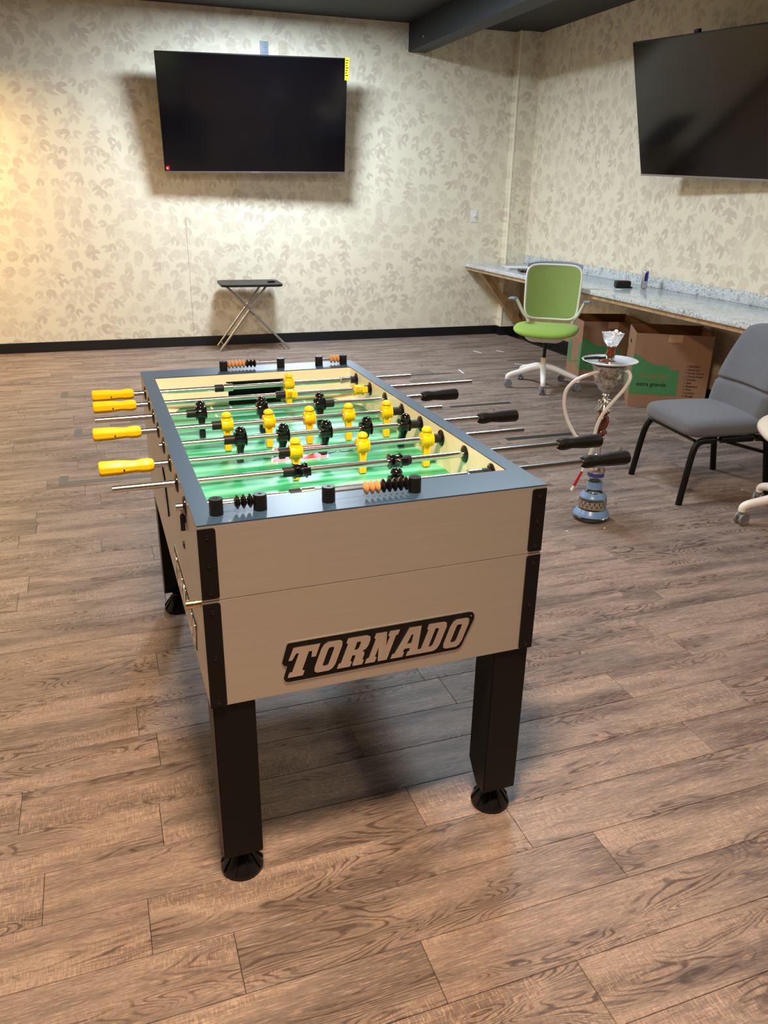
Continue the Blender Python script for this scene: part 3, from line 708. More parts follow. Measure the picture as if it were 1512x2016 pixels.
# ------------------------------------------------------------------ counter along the right wall
CZ = .780; CX0 = 3.70
ct = empty('granite_counter', 'long grey and white granite counter along the right wall', 'counter', (0, 0, 0))
bm = NB(); box(bm, CX0, XR, 1.2, 8.2, CZ - .036, CZ, .003); box(bm, CX0, 4.13, 8.2, YB - .001, CZ - .036, CZ, .003); obj('countertop', bm, granite, ct, 40)
bm = NB(); box(bm, XR - .022, XR - .001, 1.2, 8.195, CZ, CZ + .085, .003); obj('backsplash', bm, granite, ct, 40)
bm = NB(); box(bm, CX0 + .018, CX0 + .055, 1.2, YB - .012, CZ - .070, CZ - .036, .001); obj('support_rail', bm, ply, ct, 40)
bm = NB(); box(bm, CX0 + .06, XR - .02, 1.2, 8.19, CZ - .050, CZ - .036, .001); obj('underboard', bm, ply, ct)
def brace(y, wdt=.10):
    bm = NB()
    a = Vector((CX0 + .07, y, CZ - .052)); b_ = Vector((XR - .02, y, .05)); d = (b_ - a).normalized(); n = Vector((d.z, 0, -d.x)); 
    if n.x > 0: n = -n
    t = .045
    pts = [a, a + Vector((.075, 0, 0)), Vector((XR - .014, y, .13)), Vector((XR - .014, y, .015))]
    va = [bm.verts.new(p) for p in pts]; vb = [bm.verts.new(p + Vector((0, -wdt, 0))) for p in pts]
    bm.faces.new(va); bm.faces.new(vb[::-1])
    for k in range(4): bm.faces.new((va[k], vb[k], vb[(k + 1) % 4], va[(k + 1) % 4]))
    obj('diagonal_brace', bm, ply, ct)
    bm = NB(); box(bm, XR - .04, XR - .013, y - wdt, y, .10, CZ - .052); obj('upright_cleat', bm, ply, ct)
for y in (8.18, 2.5): brace(y)

# things on the counter
def flat_box(name, label, cat, x, y, z, lx, ly, lz, rz, mat, bev=.001):
    bm = NB(); box(bm, -lx / 2, lx / 2, -ly / 2, ly / 2, 0, lz, bev); o = obj(name, bm, mat, None, 40); o.location = (x, y, z); o.rotation_euler = (0, 0, rz); return tag(o, label, cat)
nb = empty('clipboard', 'dark clipboard lying flat at the far end of the counter', 'clipboard', (3.98, 7.28, CZ), radians(-18))
bm = NB(); box(bm, -.12, .20, -.12, .12, 0, .014, .002); obj('cover', bm, black_satin, nb, 40)
bm = NB(); box(bm, -.14, -.11, -.10, .10, .0, .02, .003); obj('clip', bm, black_plastic, nb, 40)
ps = empty('paper_stack', 'loose white papers behind the dark clipboard on the counter', 'papers', (4.05, 7.66, CZ), radians(-10))
for k in range(4):
    bm = NB(); box(bm, -.17, .15, -.12, .12, k * .003, k * .003 + .002); o = obj('sheet', bm, white_paper, ps); o.rotation_euler = (0, 0, .06 * (k % 3 - 1))
cb = empty('cable', 'thin black cable beside the dark clipboard on the counter', 'cable', (0, 0, 0))
bm = NB(); tube(bm, smooth_path([(3.86, 7.16, CZ + .004), (3.93, 7.08, CZ + .004), (3.99, 7.02, CZ + .004), (4.0, 6.96, CZ + .004)], 5), .004, 8); obj('cord', bm, black_rubber, cb, 60)
tm = empty('tape_measure', 'black and red tape measure lying on the counter', 'tape measure', (4.06, 5.87, CZ), radians(-20))
bm = NB(); box(bm, -.062, .062, -.045, .045, 0, .058, .014, seg=3); obj('case', bm, black_rubber, tm, 40)
bm = NB(); box(bm, -.03, .04, -.028, .028, .056, .0605, .002); obj('case_cap', bm, red_pl, tm, 40)
bm = NB(); box(bm, .06, .082, -.018, .018, .0, .010, .002); obj('tape_tip', bm, black_plastic, tm, 40)
flat_box('paper_slip', 'small white paper slip in front of the tape measure on the counter', 'paper', 3.92, 5.80, CZ, .15, .035, .003, radians(-42), white_paper)
cn = empty('drink_can', 'slim blue and silver drink can standing on the counter', 'can', (4.222, 5.80, CZ), 0)
bm = NB(); lathe(bm, [(.020, 0), (.0265, .006), (.0265, .060)], 28); obj('can_lower', bm, can_silver, cn, 40, 'silver lower half')
bm = NB()
lathe(bm, [(.0265, .0601), (.0265, .130), (.022, .140)], 28); bm.faces.ensure_lookup_table()
for f in bm.faces:
    q_ = f.calc_center_median(); f.material_index = 1 if (q_.x * .81 - q_.y * .59 + (q_.z - .095) * -.5) < -.004 else 0
obj('can_upper', bm, [can_blue, can_silver], cn, 40, 'blue and silver upper half')
bm = NB(); lathe(bm, [(.0225, .1402), (.0225, .143), (.020, .143), (.019, .1405), (0, .1405)], 28); obj('can_lid', bm, steel_dull, cn, 40)

# ------------------------------------------------------------------ moving boxes
def moving_box(label, x, y, rz, lx, ly, h_, face, sideb=True):
    root = empty('moving_box', label, 'box', (x, y, 0), rz, 'open moving boxes under the counter'); t = .006
    bm = NB(); box(bm, 0, lx, 0, t, 0, h_); box(bm, 0, lx, ly - t, ly, 0, h_); box(bm, 0, t, t, ly - t, 0, h_); box(bm, lx - t, lx, t, ly - t, 0, h_); box(bm, t, lx - t, t, ly - t, 0, t)
    body = obj('box_body', bm, card, root)
    F = lambda dx, dz, e=.0005: Matrix(((1, 0, 0, dx), (0, 0, -1, -e), (0, 1, 0, dz), (0, 0, 0, 1)))     # front face -y
    S = lambda dy, dz, e=.0005: Matrix(((0, 0, -1, -e), (-1, 0, 0, dy), (0, 1, 0, dz), (0, 0, 0, 1)))    # left face -x
    k = h_ / .55
    g = [(0, .10), (0, .405), (.06, .375), (.10, .345), (.155, .325), (.20, .322), (.255, .322), (.262, .295), (.33, .29), (.335, .10)]
    bm = NB(); prism(bm, [(a * 1.02 + .004, b_ * k) for a, b_ in g], 0, .0006, F(0, 0)); obj('green_print', bm, green_ink, root)
    bm = NB(); prism(bm, [(0, .10 * k), (0, .36 * k), (-.07, .33 * k), (-.07, .10 * k)], 0, .0006, S(0, 0)); 
    prism(bm, [(-ly + .02, .10 * k), (-ly + .02, .30 * k), (-ly + .12, .33 * k), (-ly + .12, .10 * k)], 0, .0006, S(0, 0)); 
    prism(bm, [(-.10, .16 * k), (-.10, .175 * k), (-ly + .14, .13 * k), (-ly + .14, .115 * k)], 0, .0006, S(0, 0))
    obj('green_print', bm, green_ink, root)
    obj('print', text_mesh('x-large', .072, F(.065, .222 * k, .0014), .0002, bold=.002), orange_ink, root)
    obj('print', text_mesh('extra grande', .042, F(.045, .165 * k, .0014), .0002, bold=.001), dark_ink, root)
    rows = ['FRAGILE', 'Bedroom', 'Family Room', 'Dining Room', 'Kitchen', 'Bath', 'Basement', 'Attic', 'Laundry', 'Garage']
    for i, tx in enumerate(rows):
        zz = (.318 - .0245 * i) * k; me = text_mesh(tx, .021, F(.405, zz, .0008), .0002, bold=.0006); obj('print', me, brown_ink, root)
        bm = NB(); 
        for a, b_, c, d in ((0, .010, 0, .0018), (0, .010, .0082, .010), (0, .0018, 0, .010), (.0082, .010, 0, .010)): prism(bm, [(a, c), (b_, c), (b_, d), (a, d)], 0, .0004, F(.388, zz + .002))
        obj('tick_box', bm, brown_ink, root)
    bm = NB(); prism(bm, [(lx * .42, h_ - .055), (lx * .60, h_ - .055), (lx * .60, h_), (lx * .42, h_)], 0, .0006, F(0, 0)); obj('clear_tape', bm, clear_tape, root)
    bm = NB(); prism(bm, [(lx * .47, h_ - .070), (lx * .53, h_ - .070), (lx * .53, h_ - .066), (lx * .47, h_ - .066)], 0, .0012, F(0, 0)); obj('staple', bm, steel_dull, root)
    # handle hole print on left side
    bm = NB(); prism(bm, [(-.30, h_ - .11), (-.22, h_ - .11), (-.22, h_ - .085), (-.30, h_ - .085)], 0, .0008, S(0, 0)); obj('hand_hole', bm, dark_ink, root)
    # opened flaps folded down inside
    for (a, b_, c, d) in ((.012, lx - .012, ly - .02, ly - .013),):
        bm = NB(); box(bm, a, b_, c, d, h_ - .22, h_ + .012); obj('flap', bm, card_in, root)
    bm = NB(); box(bm, lx - .02, lx - .013, .012, ly - .03, h_ - .2, h_ + .01); obj('flap', bm, card_in, root)
    return root
moving_box('near open moving box printed extra grande, nearest the grey chair', 3.655, 5.03, radians(-29), .555, .44, .555, 0)
moving_box('far open moving box behind the green swivel chair', 3.770, 5.93, radians(-16), .50, .42, .50, 0)

# ------------------------------------------------------------------ swivel chairs
def panel_mesh(wt, wb_, h_, dish, exps=5, n=28, m=20, th=.012, off=0, zoff=0):
    """rounded-rectangular curved sheet in xz, dished along y"""
    bm = NB(); rings = []
    for j in range(m + 1):
        s = j / m; ring = []
        for i in range(4 * n):
            a = 2 * pi * i / (4 * n); c, d = cos(a), sin(a)
            x = math.copysign(abs(c) ** (2 / exps), c); z = math.copysign(abs(d) ** (2 / exps), d); x *= s; z *= s
            wz = wb_ + (wt - wb_) * (z + 1) / 2
            X = x * (wz / 2 + off); Z = z * (h_ / 2 + off)
            ring.append((X, dish(x, z), Z + zoff))
        rings.append(ring)
    def build(dy, flip):
        vs0 = []
        for j, rg in enumerate(rings):
            if j == 0: vs0.append([bm.verts.new((rg[0][0], rg[0][1] + dy, rg[0][2]))])
            else: vs0.append([bm.verts.new((x, y + dy, z)) for x, y, z in rg])
        N_ = 4 * n
        for j in range(m):
            for i in range(N_):
                if j == 0: bm.faces.new((vs0[0][0], vs0[1][i], vs0[1][(i + 1) % N_]))
                else: bm.faces.new((vs0[j][i], vs0[j + 1][i], vs0[j + 1][(i + 1) % N_], vs0[j][(i + 1) % N_]))
        return vs0[-1]
    A = build(-th / 2, 0); B = build(th / 2, 1); N_ = 4 * n
    for i in range(N_): bm.faces.new((A[i], B[i], B[(i + 1) % N_], A[(i + 1) % N_]))
    return bm, rings[-1]
def swivel_chair(label, loc, rz, base_ang, seat_mat, back_mat, group=None):
    root = empty('swivel_chair', label, 'chair', loc, rz, group)
    # base star
    for k in range(5):
        a = base_ang + 2 * pi * k / 5; M = Matrix.Rotation(a, 4, 'Z'); bm = NB()
        pts = smooth_path([(.02, 0, .170), (.10, 0, .158), (.20, 0, .128), (.272, 0, .108), (.298, 0, .092), (.302, 0, .070)], 4)
        rr = [.027 - .009 * i / (len(pts) - 1) for i in range(len(pts))]
        tube(bm, [M @ p for p in pts], rr, 14); obj('base_arm', bm, white_pl, root, 60)
        cx, cy = .305 * cos(a), .305 * sin(a); ca_ = base_ang * 3 + k * 1.7
        bm = NB(); MM = Matrix.Translation((cx, cy, 0)) @ Matrix.Rotation(ca_, 4, 'Z')
        lathe(bm, [(.011, .045), (.011, .072)], 14, MM); lathe(bm, [(.012, -.008), (.012, .008)], 12, MM @ Matrix.Translation((.012, 0, .032)) @ Matrix.Rotation(pi / 2, 4, 'X'))
        box(bm, -.004, .03, -.009, .009, .028, .058, .006, MM); cst = obj('caster', bm, grey_pl, root, 50)
        for s in (-1, 1):
            bm = NB(); lathe(bm, [(.020, s * .0095), (.0295, s * .0100), (.0315, s * .0125), (.0315, s * .0215), (.029, s * .024), (.022, s * .0235), (.020, s * .0215), (.0, s * .0215)], 28, MM @ Matrix.Translation((.012, 0, .0315)) @ Matrix.Rotation(pi / 2, 4, 'X')); obj('wheel', bm, grey_pl, cst, 40)
    bm = NB(); lathe(bm, [(.030, .135), (.034, .150), (.034, .185), (.024, .200), (.024, .240), (.022, .244)], 24); obj('hub', bm, beige_pl, root, 40)
    bm = NB(); lathe(bm, [(.014, .240), (.014, .385)], 18); obj('gas_column', bm, black_plastic, root, 40)
    bm = NB(); prism(bm, [(-.17, .445), (-.16, .415), (-.11, .385), (.11, .385), (.16, .415), (.17, .445)], -.14, .14, Matrix(((1, 0, 0, 0), (0, 0, 1, .01), (0, 1, 0, 0), (0, 0, 0, 1))))
    bmesh.ops.recalc_face_normals(bm, faces=bm.faces[:]); bmesh.ops.bevel(bm, geom=bm.edges[:], offset=.012, segments=3, affect='EDGES'); obj('seat_pan', bm, white_pl, root, 40)
    # seat cushion
    bm = NB(); N_, M_ = 56, 10; rings = []
    for j in range(-M_, M_ + 1):
        ph = pi / 2 * j / M_; rr = cos(ph) ** .35 if abs(j) < M_ else 0; zz = .475 + .036 * math.copysign(abs(sin(ph)) ** .9, j)
        ring = []
        for i in range(N_):
            a = 2 * pi * i / N_; x = math.copysign(abs(cos(a)) ** .62, cos(a)); y = math.copysign(abs(sin(a)) ** .62, sin(a))
            X = x * rr * .258; Y = -.03 + y * rr * .235; dz = -.020 * max(0, -y * rr) ** 3 + .012 * abs(x * rr) ** 2
            ring.append(bm.verts.new((X, Y, zz + dz)))
        rings.append(ring)
    for A, B in zip(rings[:-1], rings[1:]):
        for i in range(N_): bm.faces.new((A[i], A[(i + 1) % N_], B[(i + 1) % N_], B[i]))
    bmesh.ops.remove_doubles(bm, verts=bm.verts[:], dist=1e-5); obj('seat', bm, seat_mat, root, 60)
    bm = NB(); lathe(bm, [(.20, .436), (.235, .446), (.238, .452)], 48, Matrix.Translation((0, -.02, 0)) @ Matrix.Diagonal((1, .93, 1, 1))); obj('seat_rim', bm, white_pl, root, 60)
    # backrest
    dish = lambda x, z: .215 - .045 * x * x + .030 * (1 - z * z) * 0 + .045 * (z + 1) / 2
    bm, edge = panel_mesh(.455, .430, .43, dish, 6, th=.010, zoff=.745); obj('backrest', bm, back_mat, root, 60)
    bm = NB(); tube(bm, [Vector(p) for p in edge] + [Vector(edge[0]), Vector(edge[1])], .0085, 10, cap=False); obj('back_frame', bm, white_pl, root, 60)
    bm = NB(); pts = []
    for i in range(13):
        x = -1 + i / 6; pts.append(Vector((x * .222, dish(x, 1) + .012, .958 + .020 * (1 - abs(x) ** 3) )))
    n_ = len(pts); vs1 = [[bm.verts.new(p + Vector((0, dy, dz))) for p in pts] for dy, dz in ((-.012, -.022), (-.012, .006), (.010, .010), (.014, -.022))]
    for q in range(4):
        A, B = vs1[q], vs1[(q + 1) % 4]
        for i in range(n_ - 1): bm.faces.new((A[i], A[i + 1], B[i + 1], B[i]))
    for i in (0, n_ - 1): bm.faces.new([vs1[q][i] for q in range(4)])
    obj('top_band', bm, bluegrey_pl, root, 60, 'blue-grey plastic top band')
    for s in (-1, 1):
        bm = NB(); tube(bm, smooth_path([(s * .10, .13, .425), (s * .155, .20, .455), (s * .190, .205, .52), (s * .213, .19, .56)], 5), .012, 12); obj('back_support', bm, white_pl, root, 60)
        bm = NB(); tube(bm, smooth_path([(s * .195, .195, .535), (s * .225, .17, .575), (s * .255, .135, .64), (s * .275, .10, .685), (s * .285, .075, .695)], 5), [.013] * 21, 12); am = obj('arm', bm, white_pl, root, 60)
        bm = NB(); box(bm, -.026, .026, -.095, .05, -.008, .010, .008, Mx((s * .297, .04, .702), rx=radians(-4)), 3); obj('arm_pad', bm, bluegrey_pl, am, 50, 'grey arm pad')
    return root
# world facing: local -y -> azimuth -125 deg  => rotate by -35 deg
swivel_chair('lime green swivel chair with white base, facing the foosball table', (3.335, 5.79, 0), radians(-36), radians(26 + 36), green_fab, green_mesh)
c2 = swivel_chair('white swivel chair at the right photo edge, in front of the grey chair', (3.115, 2.765, 0), radians(-120), radians(161 + 120), beige_pl, beige_pl)

# ------------------------------------------------------------------ grey stacking chair
gc = empty('padded_side_chair', 'grey tweed padded chair with black metal legs beside the boxes', 'chair', (2.76, 3.415, 0), radians(-5.5))
# local: +x = towards the backrest, y across (width), origin under the front edge
hw = .242
def cushion(bm, nx, ny, fn_top, fn_bot):
    T = [[bm.verts.new(fn_top(i / nx, j / ny)) for j in range(ny + 1)] for i in range(nx + 1)]
    B = [[bm.verts.new(fn_bot(i / nx, j / ny)) for j in range(ny + 1)] for i in range(nx + 1)]
    for i in range(nx):
        for j in range(ny):
            bm.faces.new((T[i][j], T[i + 1][j], T[i + 1][j + 1], T[i][j + 1])); bm.faces.new((B[i][j], B[i][j + 1], B[i + 1][j + 1], B[i + 1][j]))
    for i in range(nx):
        bm.faces.new((T[i][0], B[i][0], B[i + 1][0], T[i + 1][0])); bm.faces.new((T[i][ny], T[i + 1][ny], B[i + 1][ny], B[i][ny]))
    for j in range(ny):
        bm.faces.new((T[0][j], T[0][j + 1], B[0][j + 1], B[0][j])); bm.faces.new((T[nx][j], B[nx][j], B[nx][j + 1], T[nx][j + 1]))
def edge_fall(s, k=8): return 1 - abs(2 * s - 1) ** k
bm = NB(); N_, M_ = 96, 14; rings = []
for j in range(-M_, M_ + 1):
    ph = pi / 2 * j / M_; rr = cos(ph) ** .16 if abs(j) < M_ else 0; ring = []
    for i in range(N_):
        a = 2 * pi * i / N_; x = math.copysign(abs(cos(a)) ** .26, cos(a)); y = math.copysign(abs(sin(a)) ** .26, sin(a))
        X = .215 + x * rr * .238; Y = y * rr * (hw + .004 - .012 * (x > 0) * x)
        zz = .396 + .046 * math.copysign(abs(sin(ph)) ** .75, j) + (.014 * (1 - (x * rr) ** 2) * (1 - (y * rr) ** 4) if j > 0 else 0)
        ring.append(bm.verts.new((X, Y, zz)))
    rings.append(ring)
for A, B in zip(rings[:-1], rings[1:]):
    for i in range(N_): bm.faces.new((A[i], A[(i + 1) % N_], B[(i + 1) % N_], B[i]))
bmesh.ops.remove_doubles(bm, verts=bm.verts[:], dist=1e-5); obj('seat', bm, grey_fab, gc, 60)
def back_pt(t, b_, side):
    # t 0..1 from bottom to top
    z = .395 + .475 * t; x = .435 + .115 * t + .05 * t * t * 0; lean = .14 * t
    x = .425 + .20 * t * .9 - .03 * sin(pi * t)
    crease = math.exp(-((t - .36) / .018) ** 2) * .022
    puff = .052 * edge_fall(b_, 8) ** .5 * (edge_fall(t, 16) ** .5) - crease
    if side: puff = -.012
    curve = .035 * (2 * b_ - 1) ** 2
    ww = hw - .010 - .028 * max(0, t - .82) ** 1.5 * 3 - .03 * max(0, .15 - t)
    return (x - puff - curve, (2 * b_ - 1) * ww, z - (.03 * abs(2 * b_ - 1) ** 6 * (t > .5) * (t - .5) * 2))
bm = NB(); cushion(bm, 60, 20, lambda a, b_: back_pt(a, b_, 0), lambda a, b_: back_pt(a, b_, 1)); obj('backrest', bm, grey_fab, gc, 50)
for s in (-1, 1):
    y = s * (hw - .018)
    bm = NB(); pth = [(.30, y, .338), (.10, y, .338), (.045, y + s * .004, .332), (.018, y + s * .008, .30), (.0, y + s * .014, .22), (-.03, y + s * .022, .0)]
    tube(bm, smooth_path(pth, 5), .0150, 14, flat=1.2, nrm=(1, 0, 0)); obj('leg', bm, black_satin, gc, 50)
    bm = NB(); pth = [(.28, y, .338), (.40, y, .338), (.438, y, .325), (.452, y + s * .004, .28), (.50, y + s * .014, .0)]
    tube(bm, smooth_path(pth, 5), .0150, 14, flat=1.2, nrm=(1, 0, 0)); obj('leg', bm, black_satin, gc, 50)
    bm = NB(); tube(bm, [(.21, y, .325), (.455, y + s * .004, .255)], .009, 10); obj('side_brace', bm, black_satin, gc, 50)
    bm = NB(); tube(bm, smooth_path([(.40, y, .34), (.45, y, .38), (.50, y, .52), (.58, y, .72)], 4), .011, 10); obj('back_tube', bm, black_satin, gc, 50)
bm = NB(); tube(bm, [(.02, -hw + .02, .340), (.02, hw - .02, .340)], .008, 10); tube(bm, [(.40, -hw + .02, .335), (.40, hw - .02, .335)], .010, 10); obj('cross_bar', bm, black_satin, gc, 50)

# ------------------------------------------------------------------ hookah
hk = empty('hookah', 'tall hookah with blue glass base, brass and wood stem, standing beside the foosball table', 'hookah', (2.1605, 3.1463, 0), radians(-34))
base_prof = [(.072, 0), (.086, .004), (.090, .016), (.088, .030), (.074, .050), (.066, .062), (.068, .080), (.068, .110), (.062, .126), (.046, .142), (.037, .158), (.034, .18), (.036, .20), (.040, .225), (.040, .252)]
bm = NB(); lathe(bm, base_prof + [(.036, .252), (.036, .226), (.030, .20), (.030, .18), (.033, .158), (.042, .140), (.058, .123), (.064, .108), (.064, .082), (.062, .062), (.070, .048), (.084, .029), (.085, .016), (.070, .008)], 40, cap=False); obj('glass_base', bm, bottle_glass, hk, 40, 'clear greenish glass base')
bm = NB(); lathe(bm, [(.068, .0085), (.0835, .017), (.082, .029), (.068, .048), (.0605, .062), (.0620, .080), (.0620, .100)], 36); obj('water', bm, water_m, hk, 40)
def band(z0, z1, mat, name='painted_band', grow=.0008, lab=None):
    import bisect
    def rad(z):
        for (r0_, a), (r1_, b_) in zip(base_prof[:-1], base_prof[1:]):
            if a <= z <= b_: return r0_ + (r1_ - r0_) * (z - a) / (b_ - a)
        return base_prof[-1][0]
    zs = [z0] + [z for _, z in base_prof if z0 < z < z1] + [z1]
    bm = NB(); lathe(bm, [(rad(z) + grow, z) for z in zs] + [(rad(z) + .0001, z) for z in zs[::-1]], 40, cap=False); obj(name, bm, mat, hk, 40, lab)
band(.028, .058, blue_enamel, lab='light blue painted band'); band(.066, .104, gold_enamel, grow=.0006); band(.118, .142, blue_enamel, lab='light blue painted band'); band(.160, .198, blue_enamel, lab='light blue painted band'); band(.226, .250, navy_enamel, lab='dark blue painted band')
bm = NB()
for k in range(18):
    a = 2 * pi * k / 18
    for zz, rr in ((.098, .005), (.090, .0035), (.082, .0045), (.074, .003)):
        lathe(bm, [(rr, .0), (rr, .001)], 8, Matrix.Rotation(a + (.17 if zz < .085 else 0), 4, 'Z') @ Matrix.Translation((.0676, 0, zz)) @ Matrix.Rotation(pi / 2, 4, 'Y'))
obj('painted_dots', bm, navy_enamel, hk, label='dark blue dot pattern')
bm = NB(); lathe(bm, [(.041, .245), (.043, .256), (.036, .272), (.044, .284), (.047, .292), (.040, .305), (.024, .314), (.018, .330), (.010, .336), (.010, .372), (.014, .378), (.020, .390), (.012, .402), (.022, .416), (.026, .428), (.018, .436)], 28); obj('lower_stem', bm, chrome, hk, 50)
bm = NB(); tube(bm, smooth_path([(.03, -.006, .298), (.058, -.012, .306), (.066, -.014, .335), (.090, -.020, .370), (.105, -.022, .392)], 4), [.011, .011, .011, .010, .010, .010, .010, .010, .010, .012, .012, .011, .011, .011, .011, .011, .013], 14); obj('hose_port', bm, engraved, hk, 50)
bm = NB(); lathe(bm, [(.020, .436), (.028, .442), (.028, .450), (.018, .462), (.026, .476), (.031, .500), (.028, .520), (.018, .532), (.028, .542), (.026, .550)], 28); obj('wooden_stem', bm, wood_red, hk, 50, 'turned reddish-brown wooden section')
bm = NB(); lathe(bm, [(.022, .550), (.030, .556), (.020, .570), (.014, .582), (.022, .594), (.012, .606), (.010, .620), (.018, .628), (.010, .640), (.014, .656)], 28)
for k in range(4): 
    M = Matrix.Rotation(k * pi / 2 + .4, 4, 'Z'); tube(bm, [M @ p for p in smooth_path([(.014, 0, .606), (.030, 0, .60), (.032, 0, .575), (.040, 0, .560), (.036, 0, .552)], 4)], .0035, 8)
obj('upper_stem', bm, chrome, hk, 50)
bm = NB(); lathe(bm, [(.012, .634), (.022, .646), (.040, .658), (.046, .674), (.056, .682), (.061, .690), (.063, .712), (.067, .716), (.066, .722), (.070, .748), (.078, .768), (.080, .772), (.07, .774)], 40); obj('cup', bm, engraved, hk, 50, 'engraved silver cup')
bm = NB(); lathe(bm, [(0, .776), (.080, .777), (.100, .781), (.127, .793), (.1285, .7945), (.127, .7955), (.098, .7840), (.079, .780), (0, .779)], 48, cap=False); obj('ash_tray', bm, tray_silver, hk, 50, 'round silver tray')
bm = NB(); lathe(bm, [(.026, .779), (.028, .788), (.015, .798), (.022, .806), (.014, .815)], 24); obj('tray_collar', bm, chrome, hk, 50)
bm = NB(); lathe(bm, [(.016, .812), (.024, .818), (.024, .824), (.019, .834), (.018, .852), (.022, .870), (.024, .876)], 24); obj('bowl_stem', bm, wood_red, hk, 50, 'glossy brown bowl stem')
bm = NB(); prof = [(.020, .858), (.026, .866), (.036, .882), (.044, .900), (.049, .913), (.050, .918), (.040, .914), (0, .912)]; lathe(bm, prof, 40)
rnd = random.Random(3)
for v in bm.verts: v.co += Vector((rnd.uniform(-1, 1), rnd.uniform(-1, 1), rnd.uniform(-1, 1))) * .0022
obj('foil_bowl', bm, foil, hk, 30, 'bowl wrapped in crumpled foil')
bm = NB(); bmesh.ops.create_icosphere(bm, subdivisions=2, radius=.010, matrix=Matrix.Translation((.012, .002, .924))); obj('coal', bm, white_paper, hk, 60, 'pale coal')
hosep = [(-.045, -.05, .745), (-.085, -.075, .735), (-.140, -.09, .708), (-.180, -.09, .655), (-.182, -.09, .585), (-.160, -.09, .515), (-.125, -.09, .455), (-.100, -.09, .428)]
bm = NB(); tube(bm, smooth_path(hosep, 6), .0085, 12); obj('hose', bm, hose_m, hk, 60, 'milky white hose')
bm = NB(); tube(bm, [(-.100, -.09, .428), (-.068, -.09, .402)], [.009, .007], 12); obj('hose_tip', bm, red_pl, hk, 60, 'red glass hose tip')
hp2 = [(.070, -.05, .762), (.092, -.07, .752), (.096, -.085, .728), (.076, -.09, .68), (.030, -.095, .613), (-.008, -.095, .548), (-.026, -.095, .48), (-.028, -.095, .41), (-.038, -.09, .36), (-.050, -.09, .330)]
bm = NB(); tube(bm, smooth_path(hp2, 6), .0085, 12); obj('hose', bm, hose_m, hk, 60, 'milky white hose')
bm = NB(); tube(bm, [(-.050, -.09, .330), (-.056, -.09, .312)], [.009, .008], 12); tube(bm, [(-.066, -.09, .270), (-.096, -.09, .193)], [.0055, .0075], 12); obj('hose_handle', bm, red_pl, hk, 60, 'dark red glass mouthpiece handle')
bm = NB(); tube(bm, [(-.056, -.09, .312), (-.066, -.09, .270)], [.006, .006], 12); tube(bm, [(-.096, -.09, .193), (-.106, -.09, .168)], [.0055, .008], 12); obj('mouth_tip', bm, white_pl, hk, 60, 'white mouth tip')
tg = empty('tongs', 'black coal tongs lying on the silver hookah tray', 'tongs', (2.1055, 3.1763, .790), radians(-24))
for s in (-1, 1):
    bm = NB(); tube(bm, smooth_path([(-.055, s * .004, .006), (0, s * .014, .010), (.03, s * .010, .010), (.045, s * .004, .014)], 4), .006, 8, flat=.6); obj('tong_arm', bm, black_plastic, tg, 60)
lf = empty('wind_cover', 'small brown leaf-shaped piece on the hookah tray by the tongs', 'tray item', (2.1155, 3.1263, .788), radians(-10))
bm = NB(); bmesh.ops.create_uvsphere(bm, u_segments=16, v_segments=8, radius=.5, matrix=Matrix.Translation((0, 0, .008)) @ Matrix.Diagonal((.062, .034, .016, 1))); obj('shell', bm, wood_red, lf, 60)

# ------------------------------------------------------------------ folding tray table
ft = empty('folding_tray_table', 'black folding tray table with crossed grey legs against the back wall', 'table', (1.285, 8.07, 0), radians(-1.5))
bm = NB(); z0, z1 = .628, .650
pts = []
for cx, cy, a0, r in ((.245, .13, 0, .05), (-.245, .13, 90, .05), (-.235, -.22, 180, .06), (.225, -.22, 270, .07)):
    for k in range(7): a = radians(a0 + 15 * k); pts.append((cx + r * cos(a), cy + r * sin(a)))
prism(bm, pts, z0, z1); bmesh.ops.bevel(bm, geom=[e for e in bm.edges if abs(e.verts[0].co.z - e.verts[1].co.z) < 1e-6], offset=.003, segments=2, affect='EDGES'); obj('tray_top', bm, black_rubber, ft, 40)
for y0, a, b_ in ((.0, (-.235, .621), (.355, .011)), (.0, (.150, .621), (-.325, .011))):
    inn = a[0] > 0; dy = .135 if inn else .155
    for s in (-1, 1):
        bm = NB(); tube(bm, [(a[0], s * dy + .0, a[1]), (b_[0], s * dy, b_[1])], .011, 12); obj('leg', bm, steel_dull, ft, 60)
    bm = NB(); fx = b_[0] - (b_[0] - a[0]) * .07; fz = b_[1] + (a[1] - b_[1]) * .07; tube(bm, [(fx, -dy, fz), (fx, dy, fz)], .008, 10); tube(bm, [(a[0], -dy, a[1] - .005), (a[0], dy, a[1] - .005)], .009, 10); obj('cross_bar', bm, steel_dull, ft, 60)
bm = NB(); tube(bm, [(.012, -.160, .347), (.012, .160, .347)], .005, 8); obj('pivot_pin', bm, black_plastic, ft, 60)
it = empty('pocket_lighter', 'small black and orange object lying on the folding tray table', 'lighter', (1.49, 7.98, .650), radians(20))
bm = NB(); box(bm, -.035, .035, -.018, .018, 0, .016, .005); obj('lighter_body', bm, black_plastic, it, 50)
bm = NB(); box(bm, .02, .07, -.010, .010, .0, .012, .004, Mx((0, 0, 0), rz=.5)); obj('lighter_cap', bm, orange_bead, it, 50)

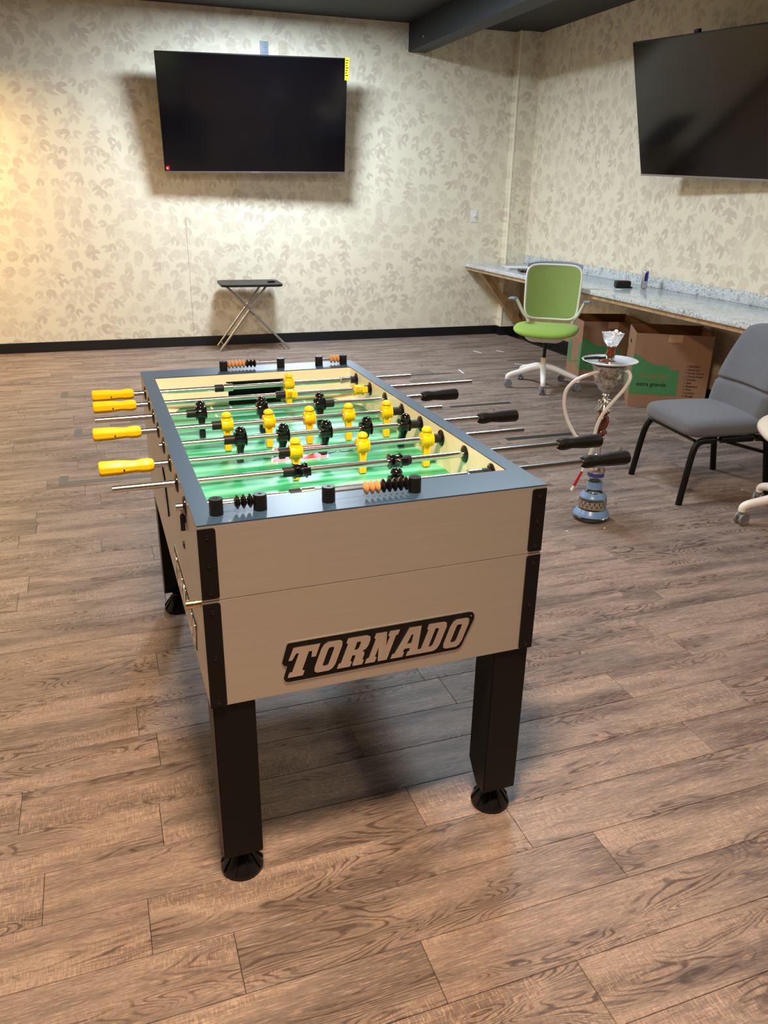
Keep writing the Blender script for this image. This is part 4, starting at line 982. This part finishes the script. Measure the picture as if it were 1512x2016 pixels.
# ------------------------------------------------------------------ tape marks and scraps on the floor
def decal(name, label, cat, polys, mat, group=None, z=.0006):
    bm = NB()
    for p in polys: prism(bm, p, .0001, z)
    return tag(obj(name, bm, mat), label, cat, group)
def R4(x0, x1, y0, y1, dy=0): return [(x0, y0), (x1, y0 + dy), (x1, y1 + dy), (x0, y1)]
decal('floor_tape', 'grey L-shaped tape mark on the floor, farthest of the three left of the table', 'tape', [R4(-.460, -.410, 6.37, 6.57), R4(-.41, .36, 6.37, 6.395, .01)], tape_grey)
decal('floor_tape', 'grey L-shaped tape mark on the floor, middle one left of the table', 'tape', [R4(-.335, -.285, 5.27, 5.46), R4(-.285, .36, 5.27, 5.315, .01)], tape_grey)
decal('floor_tape', 'grey L-shaped tape mark on the floor, nearest of the three left of the table', 'tape', [R4(-.387, -.340, 4.35, 4.505), R4(-.340, .80, 4.35, 4.41, .01)], tape_grey)
decal('floor_strip', 'thin dark strip on the floor right of the table, farthest of three', 'tape', [R4(1.9, 2.80, 6.445, 6.475)], tape_dark)
decal('floor_strip', 'dark strip on the floor right of the table, middle of three', 'tape', [R4(2.325, 2.83, 5.335, 5.385)], tape_dark)
decal('floor_strip', 'dark strip on the floor right of the table, nearest of three', 'tape', [R4(2.36, 2.89, 4.455, 4.515)], tape_dark)
for i, (x0, y0, x1, y1, lb) in enumerate([(932, 691, 948, 695, 'white paper sliver on the far floor, left one of the pair before the corner'), (977, 690, 991, 693, 'faint paper sliver on the far floor, nearest the counter brace'), (903, 728, 913, 735, 'short white sliver on the floor left of the green chair'), (1013, 716, 1037, 718.5, 'long white sliver on the floor just behind the green chair base')]):
    def g2(px, py):
        d = fw + rt * (px - 756) / F_PX - up * (py - 1008) / F_PX; t = -CAM_H / d.z; return Vector((d.x * t, d.y * t))
    A, B = g2(x0, y0), g2(x1, y1); n = (B - A).normalized().orthogonal() * .007
    decal('paper_sliver', lb, 'scrap', [[tuple(A - n), tuple(B - n), tuple(B + n), tuple(A + n)]], white_paper, z=.0015)
for px, py, lb in ((1461, 965, 'tiny white crumb on the floor left of the white chair caster'), (1116, 1047, 'tiny white crumb on the floor left of the hookah base'), (1190, 1041, 'tiny white crumb on the floor in front of the hookah base'), (221, 717, 'tiny pale crumb on the far floor left of the table')):
    d = fw + rt * (px - 756) / F_PX - up * (py - 1008) / F_PX; t = -CAM_H / d.z
    bm = NB(); bmesh.ops.create_icosphere(bm, subdivisions=1, radius=.006, matrix=Matrix.Translation((d.x * t, d.y * t, .003)) @ Matrix.Diagonal((1, .7, .5, 1))); tag(obj('crumb', bm, white_paper), lb, 'crumb')
